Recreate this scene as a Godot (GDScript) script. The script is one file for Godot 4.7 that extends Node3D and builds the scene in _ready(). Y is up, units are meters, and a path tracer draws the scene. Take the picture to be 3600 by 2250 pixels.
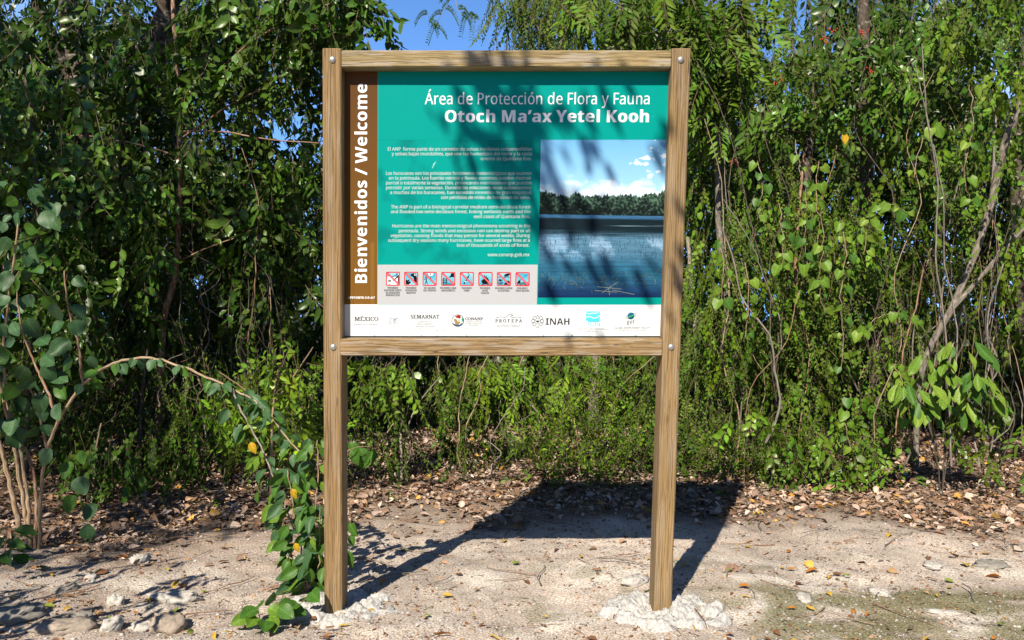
extends Node3D

# Sun direction (towards the sun): behind the viewer, to the left, about 40 degrees up.
const SUN := Vector3(-0.38, 0.885, 1.0)

var used := {}
var mat := {}
var bumps := FastNoiseLite.new()
var patches := FastNoiseLite.new()
var rng := RandomNumberGenerator.new()
var sprays := {}
var leafs := {}


func _ready():
	rng.seed = 20240611
	var cam := Camera3D.new()
	cam.name = "camera"
	cam.position = Vector3(0, 1.48, 0)
	cam.fov = 44.24
	cam.near = 0.05
	cam.far = 900.0
	add_child(cam)
	cam.current = true
	var sky := ProceduralSkyMaterial.new()
	sky.sky_top_color = Color(0.012, 0.038, 0.13).linear_to_srgb()
	sky.sky_horizon_color = Color(0.24, 0.57, 1.28).linear_to_srgb()
	sky.sky_curve = 0.25
	sky.ground_bottom_color = Color(0.20, 0.19, 0.15)
	sky.ground_horizon_color = Color(0.42, 0.46, 0.48)
	sky.sun_angle_max = 4.0
	sky.sky_cover = thin_clouds()
	sky.sky_cover_modulate = Color(1, 1, 1, 0.5)
	var env := Environment.new()
	env.background_mode = Environment.BG_SKY
	env.sky = Sky.new()
	env.sky.sky_material = sky
	env.background_energy_multiplier = 1.0
	env.tonemap_mode = Environment.TONE_MAPPER_LINEAR
	env.tonemap_exposure = 1.7
	env.sdfgi_enabled = true
	env.ssao_enabled = true
	env.ssil_enabled = true
	var around := WorldEnvironment.new()
	around.name = "surroundings"
	around.environment = env
	add_child(around)
	var sun := DirectionalLight3D.new()
	sun.name = "sun"
	sun.light_energy = 1.6
	sun.light_color = Color(1.0, 0.955, 0.89)
	sun.light_angular_distance = 0.5
	sun.shadow_enabled = true
	add_child(sun)
	sun.look_at_from_position(SUN * 20.0, Vector3.ZERO, Vector3.UP)

	setup_noise()
	make_materials()
	make_sprays()
	build_ground()
	build_forest()
	build_sign()
	build_front_plants()
	build_ground_things()


func thin_clouds() -> Texture2D:
	var n := FastNoiseLite.new()
	n.seed = 5
	n.frequency = 0.012
	n.fractal_octaves = 5
	var im := n.get_seamless_image(512, 256)
	im.convert(Image.FORMAT_RGBA8)
	for y in 256:
		for x in 512:
			var v := smoothstep(0.55, 0.95, im.get_pixel(x, y).r)
			im.set_pixel(x, y, Color(1, 1, 1, v * 0.6))
	return ImageTexture.create_from_image(im)


func setup_noise():
	bumps.seed = 3
	bumps.frequency = 0.9
	bumps.fractal_octaves = 4
	patches.seed = 11
	patches.frequency = 0.45
	patches.fractal_octaves = 4


# ---------------------------------------------------------------- tools
func numbered(parent: Node, called: String) -> String:
	var key := str(parent.get_instance_id()) + called
	var n: int = used.get(key, 0)
	used[key] = n + 1
	return called if n == 0 else "%s_%03d" % [called, n]


func tag(o: Node, label: String, category: String, group := "", kind := ""):
	if label != "":
		o.set_meta("label", label)
	if category != "":
		o.set_meta("category", category)
	if group != "":
		o.set_meta("group", group)
	if kind != "":
		o.set_meta("kind", kind)


func thing(called: String, label: String, category: String, at := Vector3.ZERO, group := "") -> Node3D:
	var o := Node3D.new()
	o.name = numbered(self, called)
	add_child(o, true)
	o.position = at
	tag(o, label, category, group)
	return o


func part(parent: Node, called: String, mesh: Mesh, m: Material = null, kind := "") -> MeshInstance3D:
	var o := MeshInstance3D.new()
	o.name = numbered(parent, called)
	o.mesh = mesh
	if m:
		o.material_override = m
	parent.add_child(o, true)
	if kind != "":
		o.set_meta("kind", kind)
	return o


func begin() -> SurfaceTool:
	var st := SurfaceTool.new()
	st.begin(Mesh.PRIMITIVE_TRIANGLES)
	return st


func finish(st: SurfaceTool) -> ArrayMesh:
	st.index()
	st.generate_normals()
	return st.commit()


func quad(st: SurfaceTool, a: Vector3, b: Vector3, c: Vector3, d: Vector3, ua := Vector2.ZERO, ub := Vector2.ZERO, uc := Vector2.ZERO, ud := Vector2.ZERO):
	for k in [[a, ua], [b, ub], [c, uc], [a, ua], [c, uc], [d, ud]]:
		st.set_uv(k[1])
		st.add_vertex(k[0])


# A tapered, bent tube through the points.
func tube(st: SurfaceTool, pts: Array, r0: float, r1: float, sides := 6, vscale := 1.0):
	var n := pts.size()
	var rings := []
	var side := Vector3.ZERO
	var run := 0.0
	for i in n:
		var p: Vector3 = pts[i]
		var d: Vector3 = (pts[mini(i + 1, n - 1)] - pts[maxi(i - 1, 0)]).normalized()
		if i == 0:
			side = d.cross(Vector3(0.13, 0.2, 0.97)).normalized()
		else:
			side = (side - d * side.dot(d)).normalized()
			run += p.distance_to(pts[i - 1])
		var up := d.cross(side)
		var r := lerpf(r0, r1, float(i) / maxf(1, n - 1))
		var ring := []
		for k in sides + 1:
			var a := TAU * k / sides
			ring.append([p + (side * cos(a) + up * sin(a)) * r, Vector2(float(k) / sides, run * vscale)])
		rings.append(ring)
	for i in n - 1:
		for k in sides:
			var a = rings[i][k]
			var b = rings[i][k + 1]
			var c = rings[i + 1][k + 1]
			var e = rings[i + 1][k]
			quad(st, a[0], b[0], c[0], e[0], a[1], b[1], c[1], e[1])


# Catmull-Rom through the points, with a little random wobble.
func smooth_line(pts: Array, per := 5, wobble := 0.0, r: RandomNumberGenerator = null) -> Array:
	var out := []
	var n := pts.size()
	for i in n - 1:
		var a: Vector3 = pts[maxi(i - 1, 0)]
		var b: Vector3 = pts[i]
		var c: Vector3 = pts[i + 1]
		var d: Vector3 = pts[mini(i + 2, n - 1)]
		for k in per:
			var p := b.cubic_interpolate(c, a, d, float(k) / per)
			if wobble > 0.0 and (i > 0 or k > 0):
				p += Vector3(r.randf_range(-1, 1), r.randf_range(-1, 1), r.randf_range(-1, 1)) * wobble
			out.append(p)
	out.append(pts[n - 1])
	return out


func stem_mesh(pts: Array, r0: float, r1: float, sides := 6) -> ArrayMesh:
	var st := begin()
	tube(st, pts, r0, r1, sides, 2.0)
	return finish(st)


func facing(y: Vector3, z: Vector3, s := 1.0) -> Basis:
	y = y.normalized()
	z = (z - y * z.dot(y)).normalized()
	return Basis(y.cross(z), y, z).scaled_local(Vector3.ONE * s)


func rv(r: RandomNumberGenerator, s := 1.0) -> Vector3:
	return Vector3(r.randf_range(-s, s), r.randf_range(-s, s), r.randf_range(-s, s))


# Half width of a leaf of length 1 at t along it.
func half_width(kind: String, t: float) -> float:
	match kind:
		"heart": return 0.46 * pow(maxf(0.0, sin(PI * pow(0.10 + 0.9 * t, 0.62))), 0.85)
		"round": return 0.40 * pow(maxf(0.0, sin(PI * pow(0.03 + 0.97 * t, 0.74))), 0.8)
		"ovate": return 0.30 * pow(maxf(0.0, sin(PI * pow(0.02 + 0.98 * t, 0.78))), 0.95)
		"lance": return 0.155 * pow(maxf(0.0, sin(PI * pow(0.02 + 0.98 * t, 0.8))), 0.9)
		"big": return 0.20 * pow(maxf(0.0, sin(PI * pow(0.02 + 0.98 * t, 1.15))), 0.8)
	return 0.2 * sin(PI * t)


# One leaf into st: base at the transform's origin, along +y, face towards +z. rows along it, cols on each side.
func add_leaf(st: SurfaceTool, tr: Transform3D, kind: String, rows: int, cols: int, fold: float, curl: float, r: RandomNumberGenerator, ragged := 0.0, tint := Color.WHITE):
	var grid := []
	var wave := r.randf_range(0, TAU)
	var twist := r.randf_range(-0.25, 0.25)
	for i in rows + 1:
		var t := float(i) / rows
		var w := half_width(kind, t)
		var line := []
		for k in range(-cols, cols + 1):
			var f := float(k) / cols
			var x := f * w
			if absi(k) == cols and i > 0 and i < rows:
				x *= 1.0 + ragged * r.randf_range(-1, 0.6)
			var y := t
			if kind == "heart" and t < 0.01:
				y -= 0.12 * absf(f)
			var z := absf(x) * fold - curl * t * t + 0.025 * sin(wave + t * 9.0 + f * 2.0) * absf(f) + twist * x * t
			line.append([tr * Vector3(x, y, z), Vector2(0.5 + f * 0.5, t)])
		grid.append(line)
	st.set_color(tint)
	for i in rows:
		for k in 2 * cols:
			var a = grid[i][k]
			var b = grid[i][k + 1]
			var c = grid[i + 1][k + 1]
			var d = grid[i + 1][k]
			quad(st, a[0], b[0], c[0], d[0], a[1], b[1], c[1], d[1])


# A few single-leaf meshes of a kind, for leaves that are parts of their own.
func single_leaves(kind: String, ragged := 0.0) -> Array:
	var key := kind + str(ragged)
	if not leafs.has(key):
		var list := []
		var r := RandomNumberGenerator.new()
		r.seed = hash(key)
		for i in 5:
			var st := begin()
			add_leaf(st, Transform3D(), kind, 8, 2, r.randf_range(0.05, 0.55), r.randf_range(-0.05, 0.38), r, maxf(ragged, 0.05))
			list.append(finish(st))
		leafs[key] = list
	return leafs[key]


# A twig with leaves hanging down from its top at the origin; surface 0 leaves, surface 1 twig.
func spray(kind: String, count: int, leaf: float, length: float, droop: float, spread: float, seed_: int, rows := 4, pinnate := false) -> ArrayMesh:
	var r := RandomNumberGenerator.new()
	r.seed = seed_
	var st := begin()
	var tw := begin()
	var bend := r.randf_range(-0.25, 0.25)
	var dip := r.randf_range(-0.1, 0.25)
	var path := []
	for i in 7:
		var t := i / 6.0
		path.append(Vector3(bend * t * t * length, -length * t, dip * t * t * length))
	tube(tw, path, 0.004, 0.0015, 3)
	for i in count:
		var t := (i + 0.7) / count
		var p := Vector3(bend * t * t * length, -length * t, dip * t * t * length)
		var s := 1.0 if i % 2 == 0 else -1.0
		var y := Vector3(s * spread, -droop, 0.25) + rv(r, 0.18 if pinnate else 0.38)
		var z := Vector3(0, 0.35, 1) + rv(r, 0.3 if pinnate else 0.75)
		var b := facing(y, z, leaf * r.randf_range(0.65, 1.15) * (1.0 if t < 0.8 else 0.8))
		var stalk := y.normalized() * leaf * 0.22
		tube(tw, [p, p + stalk], 0.0014, 0.0011, 3)
		var g := r.randf_range(0.75, 1.2)
		add_leaf(st, Transform3D(b, p + stalk), kind, rows, 1, r.randf_range(0.0, 0.5), r.randf_range(0.0, 0.3), r, 0.0, Color(g * r.randf_range(0.9, 1.15), g, g * 0.95))
	var m := finish(st)
	tw.index()
	tw.generate_normals()
	tw.commit(m)
	m.surface_set_material(0, mat.leaf_gloss if kind == "ovate" and leaf > 0.1 else mat.leaf)
	m.surface_set_material(1, mat.twig)
	return m


func make_sprays():
	sprays.heart = [spray("heart", 11, 0.065, 0.5, 1.0, 0.55, 1), spray("heart", 9, 0.08, 0.45, 1.1, 0.5, 2), spray("heart", 14, 0.05, 0.55, 1.0, 0.6, 3)]
	sprays.glossy = [spray("ovate", 10, 0.105, 0.42, 0.8, 0.7, 11), spray("ovate", 13, 0.085, 0.5, 1.0, 0.6, 12), spray("ovate", 9, 0.125, 0.40, 0.7, 0.7, 13), spray("lance", 10, 0.15, 0.42, 0.9, 0.6, 14)]
	sprays.lance = [spray("lance", 13, 0.115, 0.36, 0.65, 0.8, 21, 4, true), spray("lance", 11, 0.13, 0.32, 0.8, 0.75, 22, 4, true)]
	sprays.small = [spray("ovate", 15, 0.05, 0.42, 0.5, 0.7, 31, 3), spray("round", 17, 0.042, 0.5, 0.7, 0.7, 32, 3), spray("lance", 16, 0.065, 0.45, 0.8, 0.6, 33, 3)]
	sprays.strand = [spray("ovate", 24, 0.062, 0.9, 1.1, 0.5, 41, 3), spray("heart", 20, 0.06, 0.8, 1.1, 0.5, 42, 3), spray("lance", 28, 0.075, 1.0, 1.1, 0.5, 43, 3), spray("ovate", 26, 0.045, 0.8, 0.9, 0.6, 44, 3)]
	sprays.herb = [spray("lance", 14, 0.06, 0.28, 0.2, 0.8, 51, 3), spray("ovate", 12, 0.05, 0.25, 0.1, 0.8, 52, 3)]


# Sprays scattered through rounded clumps. clumps: [centre, radii, share].
func foliage(parent: Node3D, kind: String, clumps: Array, count: int, tone: Color, seed_: int, how := {}):
	var r := RandomNumberGenerator.new()
	r.seed = seed_
	var tilt: float = how.get("tilt", 0.55)
	var vary: float = how.get("vary", 0.35)
	var flip: float = how.get("up", 0.0)
	var size: Vector2 = how.get("size", Vector2(0.7, 1.3))
	var low: float = how.get("low", 0.12)
	var total := 0.0
	for c in clumps:
		total += c[2]
	var kinds: Array = sprays[kind]
	count = int(count * 1.9)
	var spots := []
	var tints := []
	for k in kinds:
		spots.append([])
		tints.append([])
	for c in clumps:
		var n := int(round(count * c[2] / total))
		for i in n:
			var d := rv(r)
			while d.length() > 1.0:
				d = rv(r)
			d = d.normalized() * pow(d.length(), 0.6)
			var p: Vector3 = c[0] + d * c[1]
			if patches.get_noise_3d(p.x * 2.3, p.y * 1.8, p.z * 2.3) < -0.11 and r.randf() < 0.9:
				continue
			if p.y < low:
				continue
			var out := Vector3(d.x, d.y * 0.4, d.z)
			var face := (out * 0.6 + Vector3(-0.1, 0.15, 0.55) + rv(r, 1.15)).normalized()
			var up := (Vector3.UP if r.randf() >= flip else Vector3.DOWN) + rv(r, tilt)
			var which := r.randi() % kinds.size()
			spots[which].append(Transform3D(facing(up, face, r.randf_range(size.x, size.y)), p - parent.position))
			var v := 1.25 * (1.0 + vary * r.randf_range(-1, 1.25)) * (1.0 + 0.7 * bumps.get_noise_3d(p.x * 1.5, p.y * 1.5, p.z * 1.5 + 20.0))
			var yel := r.randf_range(-0.15, 0.3)
			tints[which].append(Color(tone.r * v * (1.08 + yel), tone.g * v * 1.04, tone.b * v * (0.52 - 0.35 * yel)))
	for k in kinds.size():
		scatter(parent, "foliage", kinds[k], spots[k], tints[k])


func scatter(parent: Node, called: String, mesh: Mesh, spots: Array, tints: Array) -> MultiMeshInstance3D:
	var mm := MultiMesh.new()
	mm.transform_format = MultiMesh.TRANSFORM_3D
	mm.use_colors = tints.size() > 0
	mm.mesh = mesh
	mm.instance_count = spots.size()
	for i in spots.size():
		mm.set_instance_transform(i, spots[i])
		if tints.size() > 0:
			mm.set_instance_color(i, tints[i])
	var o := MultiMeshInstance3D.new()
	o.name = numbered(parent, called)
	o.multimesh = mm
	o.set_meta("kind", "stuff")
	parent.add_child(o, true)
	return o


# ---------------------------------------------------------------- materials
func plain(called: String, c: Color, rough := 0.8, spec := 0.5) -> StandardMaterial3D:
	var m := StandardMaterial3D.new()
	m.resource_name = called
	m.albedo_color = c.linear_to_srgb()
	m.roughness = rough
	m.metallic_specular = spec
	mat[called] = m
	return m


func make_materials():
	var m := plain("leaf_gloss", Color.WHITE, 0.36, 0.42)
	m.vertex_color_use_as_albedo = true
	m.albedo_texture = leaf_veins()
	m.backlight_enabled = true
	m.backlight = Color(0.42, 0.5, 0.1)
	m = plain("leaf", Color.WHITE, 0.5, 0.28)
	m.vertex_color_use_as_albedo = true
	m.albedo_texture = leaf_veins()
	m.backlight_enabled = true
	m.backlight = Color(0.6, 0.7, 0.14)
	m = plain("twig", Color(0.16, 0.12, 0.075), 0.8, 0.3)
	for k in [["leaf_blue", Color(0.062, 0.155, 0.062)], ["leaf_blue_pale", Color(0.09, 0.20, 0.09)], ["leaf_green", Color(0.075, 0.20, 0.03)], ["leaf_bright", Color(0.15, 0.30, 0.035)], ["leaf_lime", Color(0.21, 0.36, 0.045)], ["leaf_yellow", Color(0.62, 0.42, 0.03)], ["leaf_deep", Color(0.035, 0.10, 0.02)]]:
		m = plain(k[0], k[1], 0.45, 0.33)
		m.albedo_texture = mat.leaf.albedo_texture
		m.backlight_enabled = true
		m.backlight = Color(0.6, 0.65, 0.25)
	m = plain("dry_leaf", Color.WHITE, 0.85, 0.3)
	m.vertex_color_use_as_albedo = true
	m.albedo_texture = mat.leaf.albedo_texture
	for k in [["fallen_orange", Color(0.46, 0.20, 0.035)], ["fallen_yellow", Color(0.56, 0.40, 0.06)], ["fallen_tan", Color(0.44, 0.30, 0.17)], ["fallen_brown", Color(0.20, 0.10, 0.05)], ["fallen_green", Color(0.22, 0.30, 0.05)]]:
		m = plain(k[0], k[1], 0.75, 0.35)
		m.albedo_texture = mat.leaf.albedo_texture
	bark("bark_grey", Color(0.23, 0.20, 0.165), 1)
	bark("bark_dark", Color(0.10, 0.08, 0.06), 2)
	bark("bark_pale", Color(0.34, 0.30, 0.23), 3)
	bark("bark_tan", Color(0.36, 0.25, 0.15), 4)
	bark("bark_red", Color(0.30, 0.17, 0.10), 5)
	plain("berry", Color(0.42, 0.035, 0.015), 0.4)
	plain("zinc", Color(0.42, 0.41, 0.38), 0.42).metallic = 0.75


func leaf_veins() -> Texture2D:
	var im := Image.create(64, 128, false, Image.FORMAT_RGB8)
	var n := FastNoiseLite.new()
	n.frequency = 0.06
	for y in 128:
		for x in 64:
			var f := absf(x - 31.5) / 32.0
			var v := 0.86 + 0.12 * n.get_noise_2d(x, y)
			var s := fposmod(y / 128.0 * 7.0 - f * 1.6, 1.0)
			v += 0.16 * smoothstep(0.86, 0.97, s) * (1.0 - 0.7 * f)
			v -= 0.07 * smoothstep(0.3, 0.0, s)
			if f < 0.05:
				v = 1.08
			var spot := smoothstep(0.30, 0.42, n.get_noise_2d(x * 2.2 + 300.0, y * 2.2))
			var age := smoothstep(0.15, 0.5, n.get_noise_2d(x * 0.7 - 80.0, y * 0.7) + 0.3 * smoothstep(0.7, 1.0, f)) * 0.35
			im.set_pixel(x, y, Color(v * (1.0 + 0.1 * age), v * (1.0 - 0.45 * spot - 0.12 * age), v * (0.97 - 0.5 * spot - 0.35 * age)).clamp())
	return ImageTexture.create_from_image(im)


func bark(called: String, c: Color, seed_: int):
	var m := plain(called, Color.WHITE, 0.9, 0.3)
	var n := FastNoiseLite.new()
	n.seed = seed_
	n.frequency = 0.05
	n.fractal_octaves = 5
	var im := Image.create(128, 256, false, Image.FORMAT_RGB8)
	for y in 256:
		for x in 128:
			var a := TAU * x / 128.0
			var v := 0.8 + 0.75 * n.get_noise_3d(cos(a) * 30.0, sin(a) * 30.0, y * 0.55)
			var lich := smoothstep(0.15, 0.4, n.get_noise_3d(cos(a) * 14.0 + 90.0, sin(a) * 14.0, y * 0.4))
			var k := (c * v).lerp(Color(0.40, 0.39, 0.33), lich * 0.45)
			im.set_pixel(x, y, k.clamp().linear_to_srgb())
	m.albedo_texture = ImageTexture.create_from_image(im)
	m.heightmap_enabled = true
	m.heightmap_texture = m.albedo_texture
	m.heightmap_scale = 0.6


# ---------------------------------------------------------------- ground
func ground_y(x: float, z: float) -> float:
	var far := smoothstep(6.2, 8.5, -z) * 0.14
	return 0.045 * bumps.get_noise_2d(x * 0.55, z * 0.55) + 0.022 * bumps.get_noise_2d(x * 2.6 + 40.0, z * 2.6) + far


# 0 on bare dirt, 1 where dead leaves lie thick.
func litter_amount(x: float, z: float) -> float:
	var edge := 6.05 - 0.75 * smoothstep(-0.9, -2.6, x) - 0.5 * smoothstep(2.0, 3.6, x)
	edge += 0.7 * patches.get_noise_2d(x * 2.2 + 7.0, z * 2.2)
	return smoothstep(edge - 0.75, edge + 0.35, -z)


func moss_amount(x: float, z: float) -> float:
	var zone := smoothstep(0.75, 1.4, x) * smoothstep(4.5, 4.2, -z + 0.12 * patches.get_noise_2d(x * 5.0, z * 5.0))
	var n := smoothstep(-0.28, 0.12, patches.get_noise_2d(x * 3.2 + 30.0, z * 4.5))
	var between := smoothstep(0.28, 0.42, patches.get_noise_2d(x * 4.0 - 9.0, z * 4.0 + 3.0)) * 0.5 * smoothstep(5.2, 4.6, -z) * smoothstep(-0.5, 0.2, x)
	return clampf(zone * n + between, 0.0, 1.0)


func ground_color(x: float, z: float) -> Color:
	var c := Color(0.545, 0.475, 0.412)
	c = c * (1.0 + 0.35 * patches.get_noise_2d(x * 1.4, z * 1.4) + 0.22 * bumps.get_noise_2d(x * 7.0, z * 7.0))
	var chalk := smoothstep(0.08, 0.32, bumps.get_noise_2d(x * 1.5 + 60.0, z * 2.2)) * smoothstep(5.4, 4.5, -z)
	c = c.lerp(Color(0.72, 0.68, 0.61), chalk * 0.75)
	c = c.lerp(Color(0.38, 0.295, 0.235), 0.6 * smoothstep(-0.6, -1.5, x) * smoothstep(0.4, -0.3, patches.get_noise_2d(x * 1.3 + 5.0, z * 1.3)))
	c = c.lerp(Color(0.165, 0.165, 0.065), moss_amount(x, z) * 0.8)
	c = c.lerp(Color(0.17, 0.115, 0.08), 0.85 * litter_amount(x, z))
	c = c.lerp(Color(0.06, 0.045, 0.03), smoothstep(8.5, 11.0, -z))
	return c.clamp()


func spread_steps(from: float, fine_to: float, step: float, end: float, grow: float) -> Array:
	var out := [from]
	var v := from
	while v < fine_to:
		v += step
		out.append(v)
	while v < end:
		step *= grow
		v += step
		out.append(v)
	return out


func build_ground():
	var right := spread_steps(0.0, 5.2, 0.032, 260.0, 1.22)
	var xs := []
	for i in range(right.size() - 1, 0, -1):
		xs.append(-right[i])
	xs.append_array(right)
	var zs := []
	var ahead := spread_steps(2.8, 2.8, 0.4, 60.0, 1.3)
	for v in ahead.slice(1):
		zs.append(v - 5.6)
	zs.reverse()
	var z := 2.8
	while z < 9.5:
		zs.append(-z)
		z *= 1.0062
	var back := spread_steps(z, z, 0.07, 260.0, 1.22)
	for v in back:
		zs.append(-v)
	var verts := PackedVector3Array()
	var cols := PackedColorArray()
	var uvs := PackedVector2Array()
	for q in zs:
		for x in xs:
			verts.append(Vector3(x, ground_y(x, q), q))
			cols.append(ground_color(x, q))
			uvs.append(Vector2(x, q) / 1.3)
	var idx := PackedInt32Array()
	var w := xs.size()
	for j in zs.size() - 1:
		for i in w - 1:
			var a := j * w + i
			idx.append_array(PackedInt32Array([a, a + w, a + 1, a + 1, a + w, a + w + 1]))
	var arr := []
	arr.resize(Mesh.ARRAY_MAX)
	arr[Mesh.ARRAY_VERTEX] = verts
	arr[Mesh.ARRAY_COLOR] = cols
	arr[Mesh.ARRAY_TEX_UV] = uvs
	arr[Mesh.ARRAY_INDEX] = idx
	var st := SurfaceTool.new()
	st.create_from_arrays(arr)
	st.generate_normals()
	var m := plain("dirt", Color.WHITE, 0.95, 0.25)
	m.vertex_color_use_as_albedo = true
	m.albedo_texture = grit()
	m.heightmap_enabled = true
	m.heightmap_texture = m.albedo_texture
	m.heightmap_scale = 0.9
	var o := part(self, "ground", st.commit(), m, "structure")
	o.set_meta("label", "pale dusty dirt ground with chalky patches and olive moss at right")


# Fine grit: a neutral tile that only makes the ground's own colour grainy.
func grit() -> Texture2D:
	var n := FastNoiseLite.new()
	n.seed = 9
	n.frequency = 0.07
	n.fractal_octaves = 5
	n.fractal_gain = 0.7
	var im := n.get_seamless_image(1024, 1024)
	im.convert(Image.FORMAT_RGB8)
	for y in 1024:
		for x in 1024:
			var v := 0.89 + 0.68 * (im.get_pixel(x, y).r - 0.5)
			im.set_pixel(x, y, Color(v, v * 0.99, v * 0.97).clamp())
	var r := RandomNumberGenerator.new()
	r.seed = 4
	for i in 12000:
		var s := r.randi_range(1, 3) if r.randf() < 0.96 else r.randi_range(4, 6)
		var v := clampf(r.randfn(0.86, 0.14), 0.35, 1.0)
		var c := Color(v, v * r.randf_range(0.93, 1.0), v * r.randf_range(0.85, 0.98))
		var x := r.randi_range(8, 1015)
		var y := r.randi_range(8, 1015)
		im.fill_rect(Rect2i(x, y, s, maxi(1, s - 1)), c)
		if s > 2:
			im.fill_rect(Rect2i(x + 1, y - 1, s - 2, s + 1), c)
	return ImageTexture.create_from_image(im)


# A rough stone: a sphere pushed about by noise, flattened below.
func stone_mesh(size: Vector3, seed_: int, rough := 0.3, rings := 9, sides := 14) -> ArrayMesh:
	var n := FastNoiseLite.new()
	n.seed = seed_
	n.frequency = 0.8
	n.fractal_octaves = 4
	var st := begin()
	var grid := []
	for i in rings + 1:
		var line := []
		for k in sides:
			var d := Vector3(sin(PI * i / rings) * cos(TAU * k / sides), cos(PI * i / rings), sin(PI * i / rings) * sin(TAU * k / sides))
			var s := 1.0 + rough * n.get_noise_3d(d.x * 1.6, d.y * 1.6, d.z * 1.6) + rough * 0.5 * (1.0 if n.get_noise_3d(d.x * 3.0 + 9.0, d.y * 3.0, d.z * 3.0) > 0.1 else 0.0)
			line.append(Vector3(d.x, clampf(d.y, -0.6, 0.75), d.z) * s * size)
		grid.append(line)
	for i in rings:
		for k in sides:
			var e := (k + 1) % sides
			var u := Vector2(grid[i][k].x, grid[i][k].z) * 3.0
			quad(st, grid[i][k], grid[i][e], grid[i + 1][e], grid[i + 1][k], u, u + Vector2(0.1, 0), u + Vector2(0.1, 0.1), u + Vector2(0, 0.1))
	return finish(st)


func build_ground_things():
	var r := RandomNumberGenerator.new()
	r.seed = 77
	# dead leaves and twigs, too many to count
	var litter := thing("leaf_litter", "thick band of dead brown leaves and twigs along the forest edge", "leaf litter")
	litter.set_meta("kind", "stuff")
	var shapes := ["ovate", "ovate", "lance", "big", "round"]
	for k in 5:
		var st := begin()
		add_leaf(st, Transform3D(), shapes[k], 4, 1, r.randf_range(0.3, 0.9), r.randf_range(-0.4, 0.5), r, 0.15)
		var spots := []
		var tints := []
		for i in 14000:
			var x := r.randf_range(-6.5, 6.5)
			var z := -r.randf_range(4.6, 9.6)
			var a := litter_amount(x, z)
			if r.randf() > a * a + 0.035:
				continue
			var s := 0.018 + 0.07 * pow(r.randf(), 2.4)
			var y := Vector3(r.randf_range(-1, 1), r.randf_range(-0.25, 0.3), r.randf_range(-1, 1))
			var up := Vector3(-0.1, 1, 0.25) + rv(r, 0.6)
			spots.append(Transform3D(facing(y, up, s), Vector3(x, ground_y(x, z) + r.randf_range(0.004, 0.05) * a, z)))
			var v := r.randf_range(0.45, 1.25)
			var c: Color = [Color(0.33, 0.245, 0.195), Color(0.42, 0.335, 0.28), Color(0.22, 0.145, 0.105), Color(0.50, 0.43, 0.375), Color(0.30, 0.20, 0.13)][r.randi() % 5]
			if r.randf() < 0.04:
				c = Color(0.50, 0.30, 0.07)
			tints.append(c * v * 1.35)
		var mesh := finish(st)
		mesh.surface_set_material(0, mat.dry_leaf)
		scatter(litter, "dead_leaves", mesh, spots, tints)
	for k in 3:
		var path := []
		for i in 5:
			path.append(Vector3(i * 0.25 - 0.5, 0.03 * r.randf(), r.randf_range(-0.07, 0.07)))
		var mesh := stem_mesh(path, 0.012, 0.006, 4)
		mesh.surface_set_material(0, mat.bark_grey if k == 0 else mat.bark_red if k == 1 else mat.bark_tan)
		var spots := []
		for i in 2600:
			var x := r.randf_range(-6.5, 6.5)
			var z := -r.randf_range(3.5, 9.0)
			if r.randf() > litter_amount(x, z) + 0.10:
				continue
			var s := 0.03 + 0.36 * pow(r.randf(), 1.6)
			spots.append(Transform3D(Basis(Vector3.UP, r.randf() * TAU) * Basis(Vector3.RIGHT, r.randf_range(-0.15, 0.2)).scaled(Vector3.ONE * s), Vector3(x, ground_y(x, z) + 0.012 + 0.03 * litter_amount(x, z) * r.randf(), z)))
		scatter(litter, "twigs", mesh, spots, [])
	# small stones in the dirt
	var gravel := thing("gravel", "small pale pebbles and grit strewn over the dirt", "gravel")
	gravel.set_meta("kind", "stuff")
	var grey := plain("pebble", Color.WHITE, 0.9, 0.3)
	grey.vertex_color_use_as_albedo = true
	for k in 4:
		var mesh := stone_mesh(Vector3(1, 0.7, 0.8), 50 + k, 0.35, 4, 6)
		mesh.surface_set_material(0, grey)
		var spots := []
		var tints := []
		for i in 12000:
			var z := -3.3 * pow(7.2 / 3.3, r.randf())
			var x := r.randf_range(-0.7, 0.7) * z
			if r.randf() < litter_amount(x, z) * 0.8 or patches.get_noise_2d(x * 3.0, z * 3.0) + r.randf_range(-0.5, 0.5) < -0.25:
				continue
			var s := 0.0017 / pow(r.randf_range(0.02, 1.0), 0.5)
			spots.append(Transform3D(Basis(Vector3.UP, r.randf() * TAU).scaled(Vector3.ONE * s), Vector3(x, ground_y(x, z) + s * 0.15, z)))
			var v := r.randf_range(0.22, 0.44)
			tints.append(Color(v, v * r.randf_range(0.88, 0.97), v * r.randf_range(0.78, 0.95)))
		scatter(gravel, "pebbles", mesh, spots, tints)
	debris(r)
	build_stones()
	build_fallen_leaves(r)
	build_seedlings(r)


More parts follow.
